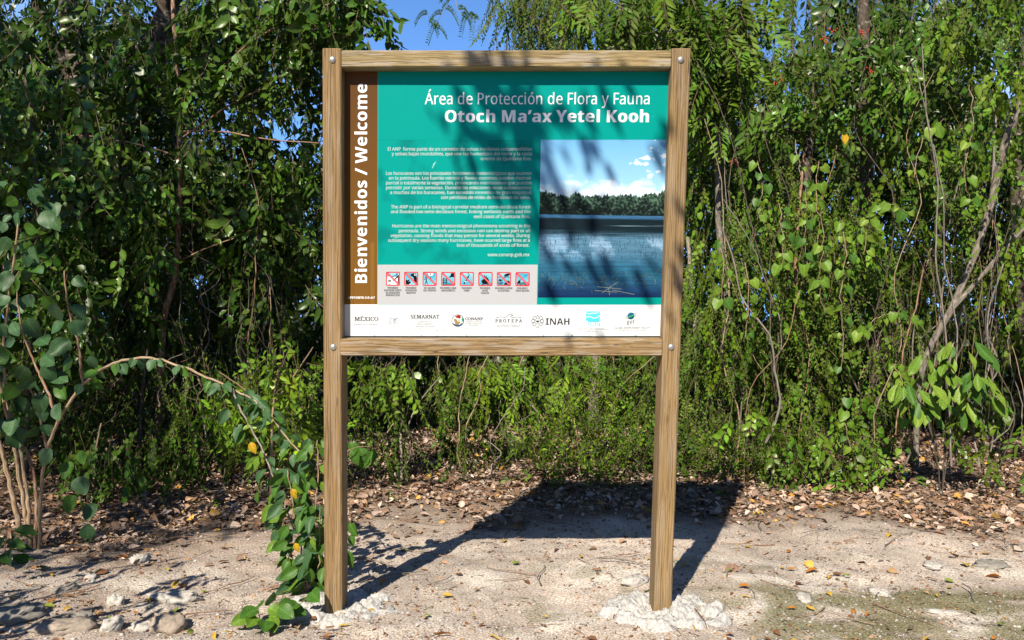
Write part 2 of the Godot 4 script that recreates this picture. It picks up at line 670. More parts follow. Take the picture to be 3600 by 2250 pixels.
# Bits of twig, bark and leaf strewn over the open dirt.
func debris(r: RandomNumberGenerator):
	var bits := thing("debris", "tiny dark bits of twig and leaf strewn over the open dirt", "debris")
	bits.set_meta("kind", "stuff")
	for k in 4:
		var mesh: ArrayMesh
		if k < 2:
			mesh = stem_mesh([Vector3(-0.5, 0, 0), Vector3(-0.1, 0.03, 0.06), Vector3(0.5, 0, -0.05)], 0.05, 0.03, 3)
			mesh.surface_set_material(0, mat.bark_dark if k == 0 else mat.bark_red)
		else:
			var st := begin()
			add_leaf(st, Transform3D(), "ovate", 3, 1, 0.6, 0.4, r, 0.3)
			mesh = finish(st)
			mesh.surface_set_material(0, mat.fallen_brown if k == 2 else mat.fallen_tan)
		var spots := []
		for i in 4600:
			var z := -3.3 * pow(6.6 / 3.3, r.randf())
			var x := r.randf_range(-0.7, 0.7) * z
			if patches.get_noise_2d(x * 2.0 + 50.0, z * 2.0) + r.randf_range(-0.6, 0.6) < -0.1:
				continue
			var s := 0.008 + 0.03 * pow(r.randf(), 2.5)
			var b := facing(Vector3(r.randf_range(-1, 1), 0.02, r.randf_range(-1, 1)), Vector3.UP + rv(r, 0.5), s) if k > 1 else Basis(Vector3.UP, r.randf() * TAU).scaled(Vector3.ONE * s)
			spots.append(Transform3D(b, Vector3(x, ground_y(x, z) + 0.003, z)))
		scatter(bits, "bits", mesh, spots, [])


func rock_material(called: String, c: Color, seed_: int) -> StandardMaterial3D:
	var m := plain(called, Color.WHITE, 0.92, 0.3)
	var n := FastNoiseLite.new()
	n.seed = seed_
	n.frequency = 0.03
	n.fractal_octaves = 6
	n.fractal_gain = 0.65
	var im := n.get_seamless_image(256, 256)
	im.convert(Image.FORMAT_RGB8)
	for y in 256:
		for x in 256:
			var v := im.get_pixel(x, y).r
			var k := c * (0.55 + 0.8 * v)
			k = k.lerp(Color(0.18, 0.17, 0.12), 0.6 * smoothstep(0.36, 0.24, v))
			im.set_pixel(x, y, k.clamp().linear_to_srgb())
	m.albedo_texture = ImageTexture.create_from_image(im)
	m.uv1_triplanar = true
	m.uv1_scale = Vector3.ONE * 4.0
	m.heightmap_enabled = true
	m.heightmap_texture = m.albedo_texture
	m.heightmap_scale = 1.2
	return m


func build_stones():
	rock_material("rock_pale", Color(0.44, 0.415, 0.37), 5)
	rock_material("rock_tan", Color(0.42, 0.33, 0.26), 6)
	rock_material("rock_dun", Color(0.30, 0.25, 0.20), 8)
	rock_material("rock_grey", Color(0.24, 0.225, 0.195), 7)
	var list := [
		[Vector3(-1.667, 0, -3.813), Vector3(0.085, 0.06, 0.06), "rock_dun", "rounded tan boulder at the lower left, largest of the loose stones"],
		[Vector3(-2.123, 0, -3.725), Vector3(0.13, 0.035, 0.07), "rock_dun", "low flat tan rock lying half buried in the lower left corner"],
		[Vector3(-1.905, 0, -3.750), Vector3(0.055, 0.05, 0.04), "rock_pale", "pale lichen spotted stone beside the rounded tan boulder"],
		[Vector3(-1.805, 0, -4.196), Vector3(0.13, 0.035, 0.05), "rock_pale", "long flat pale slab with a mossy right end, left foreground"],
		[Vector3(-2.073, 0, -4.115), Vector3(0.045, 0.045, 0.035), "rock_pale", "knobbly pale stone left of the long flat slab"],
		[Vector3(-2.269, 0, -4.796), Vector3(0.055, 0.04, 0.05), "rock_pale", "pale stone at the edge of the shrub shadow on the left"],
		[Vector3(-2.413, 0, -4.255), Vector3(0.06, 0.03, 0.045), "rock_grey", "small grey stone in front of the left shrub"],
		[Vector3(-2.446, 0, -3.855), Vector3(0.13, 0.05, 0.09), "rock_grey", "dark grey rock at the left edge of the ground"],
		[Vector3(-2.114, 0, -3.855), Vector3(0.06, 0.035, 0.05), "rock_grey", "blue grey flat stone between the tan boulder and the corner rock"],
		[Vector3(-1.781, 0, -3.787), Vector3(0.05, 0.03, 0.04), "rock_pale", "small pale chip just left of the rounded tan boulder"],
		[Vector3(0.685, 0, -4.390), Vector3(0.08, 0.035, 0.05), "rock_pale", "cream stone just behind the right concrete footing"],
		[Vector3(1.561, 0, -4.209), Vector3(0.075, 0.016, 0.035), "rock_pale", "white flat stone at the top of the moss patch on the right"],
		[Vector3(2.007, 0, -4.301), Vector3(0.055, 0.02, 0.035), "rock_pale", "small white stone at the upper edge of the moss on the right"],
		[Vector3(2.196, 0, -4.025), Vector3(0.075, 0.014, 0.03), "rock_pale", "thin white slab inside the moss on the far right"],
		[Vector3(2.914, 0, -4.796), Vector3(0.10, 0.03, 0.07), "rock_grey", "grey stone at the right edge above the moss"],
		[Vector3(2.543, 0, -4.754), Vector3(0.06, 0.02, 0.05), "rock_pale", "pale stone right of centre in the sunny dirt at right"],
		[Vector3(-2.379, 0, -4.447), Vector3(0.04, 0.02, 0.03), "rock_pale", "little white stone on the dirt below the left shrub shadow"],
	]
	for i in list.size():
		var s = list[i]
		var o := part(self, "stone", stone_mesh(s[1], 20 + i, 0.42, 12, 18), mat[s[2]])
		o.position = s[0] + Vector3(0, ground_y(s[0].x, s[0].z) + s[1].y * 0.2, 0)
		o.rotation.y = i * 0.7 if s[1].x < 0.1 else 0.15 * sin(i)
		tag(o, s[3], "stone", "loose stones on the dirt")


func fallen(at: Vector3, tone: String, size: float, kind: String, label: String, group: String, r: RandomNumberGenerator):
	var list := single_leaves(kind, 0.1)
	var o := part(self, "fallen_leaf", list[r.randi() % list.size()], mat[tone])
	var up := Vector3.UP + rv(r, 0.45)
	o.transform = Transform3D(facing(Vector3(r.randf_range(-1, 1), 0.08, r.randf_range(-1, 1)), up, size), at + Vector3(0, ground_y(at.x, at.z) + 0.014, 0))
	tag(o, label, "fallen leaf", group)


func build_fallen_leaves(r: RandomNumberGenerator):
	var named := [
		[Vector3(-0.722, 0, -4.447), "fallen_orange", 0.075, "curled orange fallen leaf beside the left concrete footing"],
		[Vector3(-0.355, 0, -3.666), "fallen_orange", 0.075, "orange fallen leaf at the bottom edge between the posts, leftmost of two"],
		[Vector3(-0.109, 0, -3.700), "fallen_yellow", 0.06, "narrow yellow leaf at the bottom edge between the posts"],
		[Vector3(-0.466, 0, -5.253), "fallen_orange", 0.07, "orange leaf just outside the corner of the sign shadow"],
		[Vector3(-0.056, 0, -5.204), "fallen_yellow", 0.06, "pale yellow leaf just below the edge of the sign shadow"],
		[Vector3(0.299, 0, -5.060), "fallen_brown", 0.07, "dark brown crumpled leaf on the sunny dirt between the posts"],
		[Vector3(-0.371, 0, -4.177), "fallen_yellow", 0.06, "bright yellow leaf on the dirt right of the left footing"],
		[Vector3(-0.497, 0, -4.619), "fallen_tan", 0.055, "tan leaf on the dirt inside the left post shadow edge"],
		[Vector3(0.413, 0, -4.796), "fallen_yellow", 0.05, "small yellow leaf in the middle of the sunny dirt"],
		[Vector3(0.971, 0, -4.754), "fallen_orange", 0.06, "orange leaf against the right post on the dirt"],
		[Vector3(1.590, 0, -6.037), "fallen_orange", 0.07, "orange leaf at the dark edge of the sign shadow at right"],
		[Vector3(1.878, 0, -5.870), "fallen_yellow", 0.08, "yellow green leaf on the gravel near the litter, right of the shadow"],
		[Vector3(2.818, 0, -5.517), "fallen_yellow", 0.07, "bright yellow curled leaf on the dirt at right, upper of a pair"],
		[Vector3(2.587, 0, -5.377), "fallen_yellow", 0.07, "yellow leaf left of the bright curled pair at right"],
		[Vector3(1.768, 0, -5.060), "fallen_orange", 0.085, "long orange leaf on the sunny dirt at right"],
		[Vector3(1.809, 0, -4.674), "fallen_orange", 0.075, "folded orange leaf in the middle of the right dirt"],
		[Vector3(2.224, 0, -4.674), "fallen_tan", 0.075, "broad tan leaf on the right dirt"],
		[Vector3(2.422, 0, -4.483), "fallen_orange", 0.09, "large orange leaf right of the moss edge"],
		[Vector3(2.854, 0, -4.596), "fallen_orange", 0.10, "blazing orange leaf at the far right above the moss"],
		[Vector3(2.748, 0, -4.754), "fallen_yellow", 0.09, "yellow orange leaf near the right edge grey stone"],
		[Vector3(1.297, 0, -4.308), "fallen_orange", 0.06, "orange leaf beside the right post shadow foot"],
		[Vector3(1.602, 0, -4.447), "fallen_brown", 0.06, "brown leaf above the white flat stone at right"],
		[Vector3(2.738, 0, -6.063), "fallen_tan", 0.10, "pale tan leaf lying on the litter edge at right"],
		[Vector3(3.300, 0, -6.200), "fallen_orange", 0.09, "orange brown leaf in the litter on the far right"],
		[Vector3(-2.366, 0, -4.864), "fallen_orange", 0.08, "glowing orange leaf by the pale stone in the shrub shadow"],
		[Vector3(-2.332, 0, -4.543), "fallen_brown", 0.09, "rusty brown leaf below the left shrub"],
		[Vector3(-1.827, 0, -4.390), "fallen_orange", 0.085, "curled rust orange leaf behind the long flat slab"],
		[Vector3(-1.783, 0, -4.771), "fallen_orange", 0.07, "orange leaf right of the shrub shadow on the left dirt"],
		[Vector3(-2.363, 0, -4.025), "fallen_orange", 0.07, "reddish orange leaf near the left corner rocks"],
		[Vector3(-2.386, 0, -3.910), "fallen_yellow", 0.07, "dull yellow leaf in the left corner"],
		[Vector3(-2.818, 0, -4.969), "fallen_tan", 0.13, "large upright tan leaf at the foot of the left shrub"],
		[Vector3(-2.062, 0, -5.253), "fallen_tan", 0.09, "tan leaf cluster on the litter edge left of the vine"],
		[Vector3(-1.284, 0, -4.342), "fallen_orange", 0.07, "bright orange leaf on the dirt left of the vine column"],
		[Vector3(-1.406, 0, -3.710), "fallen_yellow", 0.07, "orange yellow leaf at the bottom edge by the ground sprout"],
		[Vector3(-1.688, 0, -4.025), "fallen_green", 0.07, "dark green fallen leaf above the rounded tan boulder"],
		[Vector3(-0.887, 0, -3.750), "fallen_brown", 0.06, "brown leaf lying in front of the left concrete footing"],
		[Vector3(-1.371, 0, -5.204), "fallen_yellow", 0.045, "small bright yellow leaf on the dirt left of the left post"],
		[Vector3(1.026, 0, -6.814), "fallen_tan", 0.09, "pale leaf lying in the shadow of the panel by the litter"],
		[Vector3(0.194, 0, -6.570), "fallen_orange", 0.10, "orange leaf at the shadow edge on the litter behind the sign"],
	]
	for k in named:
		fallen(k[0], k[1], k[2], "ovate" if r.randf() < 0.7 else "lance", k[3], "fallen leaves on the dirt", r)
	# the many small ones, each told apart by its colour, its shape and what it lies beside
	var marks := [[Vector3(-1.667, 0, -3.813), "the rounded tan boulder"], [Vector3(-2.123, 0, -3.725), "the low flat corner rock"], [Vector3(-1.805, 0, -4.196), "the long flat slab"], [Vector3(-2.073, 0, -4.115), "the knobbly pale stone"], [Vector3(-2.269, 0, -4.796), "the pale stone in the shrub shadow"], [Vector3(-3.061, 0, -5.060), "the foot of the left shrub"], [Vector3(-1.193, 0, -3.792), "the green ground sprout"], [Vector3(-0.921, 0, -4.048), "the left concrete footing"], [Vector3(0.768, 0, -4.001), "the right concrete footing"], [Vector3(0.685, 0, -4.390), "the cream stone"], [Vector3(1.561, 0, -4.209), "the white flat stone by the moss"], [Vector3(2.007, 0, -4.301), "the small white stone by the moss"], [Vector3(2.196, 0, -4.025), "the thin slab in the moss"], [Vector3(2.914, 0, -4.796), "the grey stone at the right edge"], [Vector3(2.543, 0, -4.754), "the pale stone in the right dirt"], [Vector3(0.299, 0, -5.060), "the dark crumpled leaf between the posts"], [Vector3(-0.371, 0, -4.177), "the bright yellow leaf right of the left footing"], [Vector3(0.413, 0, -4.796), "the small yellow leaf in the middle dirt"], [Vector3(-0.466, 0, -5.253), "the corner of the sign shadow"], [Vector3(1.768, 0, -5.060), "the long orange leaf on the right dirt"], [Vector3(2.818, 0, -5.517), "the bright curled yellow leaf at right"], [Vector3(1.878, 0, -5.870), "the yellow green leaf near the litter"], [Vector3(1.297, 0, -4.308), "the foot of the right post shadow"], [Vector3(-1.371, 0, -5.204), "the small yellow leaf left of the left post"], [Vector3(-1.783, 0, -4.771), "the orange leaf right of the shrub shadow"], [Vector3(0.411, 0, -4.025), "the chalky patch between the footings"], [Vector3(2.149, 0, -5.060), "the middle of the right dirt"], [Vector3(-0.056, 0, -5.204), "the pale yellow leaf under the shadow edge"]]
	var taken := {}
	var tones := ["fallen_orange", "fallen_yellow", "fallen_tan", "fallen_brown", "fallen_yellow", "fallen_green"]
	var words := ["orange", "yellow", "tan", "brown", "yellow", "greenish"]
	for i in 330:
		var z := -3.6 * pow(6.3 / 3.6, r.randf())
		var x := r.randf_range(-0.64, 0.64) * z
		var t := r.randi() % 6
		var narrow := r.randf() < 0.4
		var size := r.randf_range(0.025, 0.062)
		var near := 0
		for k in marks.size():
			if marks[k][0].distance_to(Vector3(x, 0, z)) < marks[near][0].distance_to(Vector3(x, 0, z)):
				near = k
		var d: Vector3 = Vector3(x, 0, z) - marks[near][0]
		if d.length() > 0.75 or d.length() < 0.12:
			continue
		var side := ("right of" if d.x > 0 else "left of") if absf(d.x) > absf(d.z) else ("in front of" if d.z > 0 else "behind")
		var label := "%s %s fallen leaf %s %s" % ["narrow" if narrow else "broad", words[t], side, marks[near][1]]
		if taken.has(label):
			continue
		taken[label] = true
		fallen(Vector3(x, 0, z), tones[t], size, "lance" if narrow else "ovate", label, "small fallen leaves on the open dirt", r)


func build_seedlings(r: RandomNumberGenerator):
	var list := [[Vector3(-0.996, 0, -7.263), "round", 0.11, "seedling with one broad dark green leaf in the litter right of the left post"], [Vector3(-0.037, 0, -6.814), "ovate", 0.07, "green seedling in the litter beside the edge of the panel shadow"], [Vector3(1.728, 0, -6.492), "ovate", 0.055, "green seedling in the litter right of the right post"], [Vector3(2.356, 0, -6.492), "ovate", 0.05, "small bright seedling in the middle of the right litter"], [Vector3(3.690, 0, -7.668), "heart", 0.10, "lime green heart leaf runner at the litter edge under the big leaf shrub"], [Vector3(3.510, 0, -6.731), "heart", 0.07, "green heart leaf runner lying on the right litter"], [Vector3(-2.241, 0, -5.997), "ovate", 0.05, "tiny green seedling in the left litter"], [Vector3(-0.972, 0, -6.343), "ovate", 0.045, "tiny sunlit seedling in the litter behind the left post"], [Vector3(-2.256, 0, -7.360), "ovate", 0.05, "small seedling in the shade left of the vine column"]]
	for k in list:
		var p: Vector3 = k[0]
		p.y = ground_y(p.x, p.z)
		var o := thing("seedling", k[3], "seedling", p, "seedlings in the litter")
		part(o, "stem", stem_mesh([Vector3(0, -0.02, 0), Vector3(0.005, 0.04, 0), Vector3(0, 0.08, 0.01)], 0.003, 0.002, 5), mat.twig)
		for i in 5:
			var a := i * 2.4 + r.randf()
			var l := part(o, "leaf", single_leaves(k[1])[i % 5], mat.leaf_bright if i % 2 else mat.leaf_green)
			l.transform = Transform3D(facing(Vector3(cos(a), 0.25, sin(a)), Vector3(0, 1, 0.5) + rv(r, 0.2), k[2] * r.randf_range(0.7, 1.1)), Vector3(0, 0.03 + 0.012 * i, 0))


# ---------------------------------------------------------------- the sign
# Panel print coordinates: 758 x 625 units, x to the right, y down from the panel's top left corner.
const PRINT := Vector2(758, 625)
const PANEL_LEFT := -0.786
const PANEL_TOP := 2.684
const UNIT_X := 0.002075
const UNIT_Y := 0.002056
const PANEL_FACE := -0.074
const LEAN := 0.0164
const TEX := 2.4
var ink: Image


func slant(v: Vector3) -> Vector3:
	return Vector3(v.x + LEAN * v.y, v.y, v.z)


func on_panel(p: Vector2, lift := 0.0) -> Vector3:
	return slant(Vector3(PANEL_LEFT + p.x * UNIT_X, PANEL_TOP - p.y * UNIT_Y, PANEL_FACE + lift))


# A timber between corners lo and hi, chamfered, grain along its longest side.
func timber(lo: Vector3, hi: Vector3, along: int, chamfer := 0.006, shift := 0.0, stretch := 0.55, from_v := 0.5) -> ArrayMesh:
	var st := begin()
	var a := along
	var b := (along + 1) % 3
	var c := (along + 2) % 3
	var prof := []
	for k in [[0, 0, 1, 0], [1, 0, -1, 0], [1, 0, 0, 1], [1, 1, 0, -1], [1, 1, -1, 0], [0, 1, 1, 0], [0, 1, 0, -1], [0, 0, 0, 1]]:
		prof.append(Vector2((hi[b] if k[0] else lo[b]) + k[2] * chamfer, (hi[c] if k[1] else lo[c]) + k[3] * chamfer))
	var n := 30
	var nz := FastNoiseLite.new()
	nz.seed = int(shift * 10.0) + 3
	nz.frequency = 1.2
	var rings := []
	for i in n + 1:
		var t := float(i) / n
		var ring := []
		var off := 0.0
		var inset := 0.004 if i == 0 or i == n else 0.0
		for k in 9:
			var v := Vector3.ZERO
			v[a] = lerpf(lo[a], hi[a], t)
			if i == 1:
				v[a] = lo[a] + 0.004
			elif i == n - 1:
				v[a] = hi[a] - 0.004
			var q: Vector2 = prof[k % 8]
			var mid := Vector2(lo[b] + hi[b], lo[c] + hi[c]) * 0.5
			var wob := 0.0016 * nz.get_noise_2d(v[a] * 2.0 + k * 0.3, k * 2.0)
			q = q - (q - mid).normalized() * (inset + wob)
			v[b] = q.x
			v[c] = q.y
			ring.append([slant(v), Vector2(off * 4.0 + shift, v[a] * stretch + from_v)])
			off += (prof[(k + 1) % 8] - prof[k % 8]).length()
		rings.append(ring)
	st.set_smooth_group(-1)
	for i in n:
		for k in 8:
			var p = rings[i][k]
			var q = rings[i][k + 1]
			var r = rings[i + 1][k + 1]
			var s = rings[i + 1][k]
			quad(st, p[0], s[0], r[0], q[0], p[1], s[1], r[1], q[1])
	for e in [0, n]:
		var mid := Vector3.ZERO
		for k in 8:
			mid += rings[e][k][0] / 8.0
		for k in 8:
			var tri := [mid, rings[e][k][0], rings[e][k + 1][0]]
			if e == n:
				tri = [mid, rings[e][k + 1][0], rings[e][k][0]]
			for v in tri:
				st.set_uv(Vector2(v[b], v[c]) * 2.0)
				st.add_vertex(v)
	st.generate_normals()
	return st.commit()


# Sawn softwood: long wavy bands of late wood, fine streaks, some knots and weathering.
func wood(called: String, seed_: int, light: Color, dark: Color, grey: float, bands: float) -> StandardMaterial3D:
	var m := plain(called, Color.WHITE, 0.72, 0.35)
	var n := FastNoiseLite.new()
	n.seed = seed_
	n.frequency = 0.01
	n.fractal_octaves = 4
	var r := RandomNumberGenerator.new()
	r.seed = seed_
	var knots := []
	for i in 4:
		knots.append(Vector3(r.randf_range(20, 236), r.randf_range(40, 980), r.randf_range(4, 8)))
	var w := 256
	var h := 1024
	var im := Image.create(w, h, false, Image.FORMAT_RGB8)
	var hi := Image.create(w, h, false, Image.FORMAT_L8)
	for y in h:
		for x in w:
			var px := float(x)
			var kn := 0.0
			for k in knots:
				var dx: float = x - k.x
				var dy: float = (y - k.y) * 0.42
				var d := sqrt(dx * dx + dy * dy)
				px += signf(dx + 0.01) * k.z * 1.6 * exp(-d / (k.z * 2.2))
				kn = maxf(kn, smoothstep(k.z, k.z * 0.5, d))
			var warp := 17.0 * n.get_noise_2d(px * 0.9, y * 0.28)
			var ring := fposmod((px + warp) * bands, 1.0)
			var late := smoothstep(0.25, 0.85, ring) * smoothstep(1.0, 0.93, ring)
			var fine := n.get_noise_2d(px * 26.0, y * 0.9)
			var crack := smoothstep(0.27, 0.40, n.get_noise_2d(px * 17.0 + 700.0, y * 0.5))
			var c := light.lerp(dark, clampf(late * 0.75 + 0.3 * fine, 0.0, 1.0))
			c = c * (1.0 + 0.22 * n.get_noise_2d(x * 0.5 + 300.0, y * 0.22))
			c = c.lerp(dark * 0.55, kn)
			c = c.lerp(dark * 0.35, crack * 0.7)
			var worn := smoothstep(0.02, 0.3, n.get_noise_2d(x * 2.0 + 90.0, y * 0.5) + 0.35 * fine) * grey
			c = c.lerp(Color(0.36, 0.32, 0.265), worn)
			im.set_pixel(x, y, c.clamp().linear_to_srgb())
			var e := clampf(0.55 + 0.25 * late + 0.3 * fine - 0.5 * crack, 0.0, 1.0)
			hi.set_pixel(x, y, Color(e, e, e))
	m.albedo_texture = ImageTexture.create_from_image(im)
	m.heightmap_enabled = true
	m.heightmap_texture = ImageTexture.create_from_image(hi)
	m.heightmap_scale = 0.3
	return m


func build_sign():
	var wl := wood("wood_left", 12, Color(0.25, 0.165, 0.075), Color(0.18, 0.112, 0.048), 0.22, 0.075)
	var wr := wood("wood_right", 25, Color(0.26, 0.175, 0.08), Color(0.185, 0.117, 0.05), 0.22, 0.10)
	var wt := wood("wood_top", 31, Color(0.275, 0.21, 0.10), Color(0.20, 0.145, 0.066), 0.55, 0.05)
	var wb := wood("wood_bottom", 47, Color(0.27, 0.185, 0.088), Color(0.17, 0.107, 0.05), 0.5, 0.05)
	var sign_ := thing("information_board", "tall wooden framed information board with teal welcome panel on two posts", "sign", Vector3(-0.071, 0, -3.955))
	sign_.rotation.x = deg_to_rad(4.76)
	var hw := 0.0445
	var cx := 0.828
	for s in [-1.0, 1.0]:
		var post := part(sign_, "post", timber(Vector3(s * cx - hw, -0.12, -0.145), Vector3(s * cx + hw, 2.776, 0.0), 1, 0.006, 0.03 if s < 0 else 0.5, 0.33, 0.06), wl if s < 0 else wr)
		for v in [2.722, 1.352]:
			var bolt := begin()
			dome(bolt, slant(Vector3(s * cx + (0.004 if s < 0 else -0.002), v, 0.0)), 0.0165, 0.010)
			part(post, "bolt_head", finish(bolt), mat.zinc)
	var inner := cx - hw
	part(sign_, "top_rail", timber(Vector3(-inner + 0.001, 2.688, -0.135), Vector3(inner - 0.001, 2.768, -0.004), 0, 0.005, 0.2), wt)
	part(sign_, "bottom_rail", timber(Vector3(-inner - 0.006, 1.309, -0.135), Vector3(inner - 0.001, 1.392, 0.003), 0, 0.005, 0.2), wb)
	build_panel(sign_)
	build_footing(Vector3(-0.921, 0, -4.048), Vector2(0.35, 0.27), 1, "rough white concrete footing at the base of the left post")
	build_footing(Vector3(0.764, 0, -3.978), Vector2(0.35, 0.26), 2, "rough white concrete footing at the base of the right post")


func dome(st: SurfaceTool, at: Vector3, r: float, h: float):
	var last := []
	for i in 7:
		var a := PI * 0.5 * i / 6.0
		var ring := []
		for k in 17:
			var b := TAU * k / 16.0
			ring.append(at + Vector3(cos(b) * r * cos(a), sin(b) * r * cos(a), h * sin(a)))
		if i > 0:
			for k in 16:
				quad(st, last[k], ring[k], ring[k + 1], last[k + 1])
		last = ring


func build_footing(at: Vector3, size: Vector2, seed_: int, label: String):
	var n := FastNoiseLite.new()
	n.seed = seed_
	n.frequency = 1.0
	n.fractal_octaves = 5
	n.fractal_gain = 0.6
	var st := begin()
	var rings := 44
	var sides := 96
	var grid := []
	for i in rings + 1:
		var t := float(i) / rings
		var line := []
		for k in sides:
			var a := TAU * k / sides
			var lobe := 1.0 + 0.30 * n.get_noise_2d(cos(a) * 1.1 + seed_ * 5.0, sin(a) * 1.1) + 0.12 * n.get_noise_2d(cos(a) * 4.0, sin(a) * 4.0 + 9.0)
			var x := cos(a) * size.x * lobe * t
			var z := sin(a) * size.y * lobe * t
			var h := 0.070 * (1.0 - pow(t, 12.0)) - 0.03 * smoothstep(0.9, 1.0, t)
			h += 0.050 * n.get_noise_2d(x * 6.0, z * 6.0) + 0.012 * n.get_noise_2d(x * 30.0, z * 30.0)
			var cut := n.get_noise_2d(x * 5.0 + 20.0, z * 5.0)
			h -= 0.045 * smoothstep(0.05, 0.16, cut) * smoothstep(0.35, 0.6, t)
			line.append(Vector3(x, h, z))
		grid.append(line)
	for i in rings:
		for k in sides:
			var e := (k + 1) % sides
			quad(st, grid[i][k], grid[i][e], grid[i + 1][e], grid[i + 1][k])
	if not mat.has("concrete"):
		var cm := rock_material("concrete", Color(0.42, 0.415, 0.395), 15)
		cm.uv1_scale = Vector3.ONE * 7.0
	var o := part(self, "concrete_footing", finish(st), mat.concrete)
	o.position = at + Vector3(0, ground_y(at.x, at.z) - 0.036, 0)
	tag(o, label, "concrete footing", "concrete footings of the sign")


# ---- lettering: real, paper-thin letters on the panel
func text_line(parent: Node, words: String, font: Font, x0: float, x1: float, base: float, cap: float, m: Material, lift := 0.0008, turned := false):
	var t := TextMesh.new()
	t.text = words
	t.font = font
	t.font_size = 48
	t.pixel_size = 0.01
	t.depth = 0.0
	t.curve_step = 2.0 if cap < 12.0 else 0.8
	t.horizontal_alignment = HORIZONTAL_ALIGNMENT_CENTER
	var arrays := t.get_mesh_arrays()
	var vs: PackedVector3Array = arrays[Mesh.ARRAY_VERTEX]
	if vs.is_empty():
		return
	var box := AABB(vs[0], Vector3.ZERO)
	for v in vs:
		box = box.expand(v)
	# the letters' own base line and cap height, from a capital H
	var ref := TextMesh.new()
	ref.text = "H"
	ref.font = font
	ref.font_size = 48
	ref.pixel_size = 0.01
	ref.depth = 0.0
	var hb := AABB(ref.get_mesh_arrays()[Mesh.ARRAY_VERTEX][0], Vector3.ZERO)
	for v in ref.get_mesh_arrays()[Mesh.ARRAY_VERTEX]:
		hb = hb.expand(v)
	var floor_y: float = hb.position.y
	var sx := (x1 - x0) / box.size.x
	var sy := cap / hb.size.y
	var out := PackedVector3Array()
	var normals := PackedVector3Array()
	for v in vs:
		var q := Vector2(x0 + (v.x - box.position.x) * sx, base - (v.y - floor_y) * sy)
		if turned:
			q = Vector2(base - (v.y - floor_y) * sy, x0 - (v.x - box.position.x) * sx * -1.0)
			q.y = x0 + (v.x - box.position.x) * sx
		out.append(on_panel(q, lift))
		normals.append(Vector3(0, 0, 1))
	var arr := []
	arr.resize(Mesh.ARRAY_MAX)
	arr[Mesh.ARRAY_VERTEX] = out
	arr[Mesh.ARRAY_NORMAL] = normals
	arr[Mesh.ARRAY_INDEX] = arrays[Mesh.ARRAY_INDEX]
	var mesh := ArrayMesh.new()
	mesh.add_surface_from_arrays(Mesh.PRIMITIVE_TRIANGLES, arr)
	part(parent, "lettering", mesh, m)


func face(names_: Array, weight: int) -> SystemFont:
	var f := SystemFont.new()
	f.font_names = PackedStringArray(names_)
	f.font_weight = weight
	return f


# ---- print drawing helpers, in print units
func ink_poly(pts: Array, c: Color):
	var lo := 1e9
	var hi := -1e9
	for p in pts:
		lo = minf(lo, p.y * TEX)
		hi = maxf(hi, p.y * TEX)
	for y in range(maxi(0, int(lo)), mini(ink.get_height(), int(hi) + 1)):
		var cuts := []
		for i in pts.size():
			var a: Vector2 = pts[i] * TEX
			var b: Vector2 = pts[(i + 1) % pts.size()] * TEX
			var yy := y + 0.5
			if (a.y <= yy) != (b.y <= yy):
				cuts.append(a.x + (yy - a.y) / (b.y - a.y) * (b.x - a.x))
		cuts.sort()
		for i in range(0, cuts.size() - 1, 2):
			var x0 := int(round(cuts[i]))
			var x1 := int(round(cuts[i + 1]))
			if x1 > x0:
				ink.fill_rect(Rect2i(x0, y, x1 - x0, 1), c)


func ink_rect(x: float, y: float, w: float, h: float, c: Color):
	ink.fill_rect(Rect2i(int(round(x * TEX)), int(round(y * TEX)), maxi(1, int(round(w * TEX))), maxi(1, int(round(h * TEX)))), c)


func ink_line(pts: Array, w: float, c: Color):
	for i in pts.size() - 1:
		var a: Vector2 = pts[i]
		var b: Vector2 = pts[i + 1]
		var s := (b - a).orthogonal().normalized() * maxf(w * 1.25, 0.6) * 0.5
		ink_poly([a - s, b - s, b + s, a + s], c)


func ink_oval(at: Vector2, rx: float, ry: float, c: Color, from := 0.0, to := TAU):
	var pts := []
	for k in 25:
		var a := lerpf(from, to, k / 24.0)
		pts.append(at + Vector2(cos(a) * rx, sin(a) * ry))
	ink_poly(pts, c)


func ink_ring(at: Vector2, rx: float, ry: float, w: float, c: Color, from := 0.0, to := TAU, turn := 0.0):
	var pts := []
	for k in 33:
		var a := lerpf(from, to, k / 32.0)
		pts.append(at + Vector2(cos(a) * rx, sin(a) * ry).rotated(turn))
	ink_line(pts, w, c)


func curve(pts: Array) -> Array:
	var out := []
	for i in pts.size() - 1:
		for k in 6:
			out.append(pts[i].cubic_interpolate(pts[i + 1], pts[maxi(i - 1, 0)], pts[mini(i + 2, pts.size() - 1)], k / 6.0))
	out.append(pts[-1])
	return out


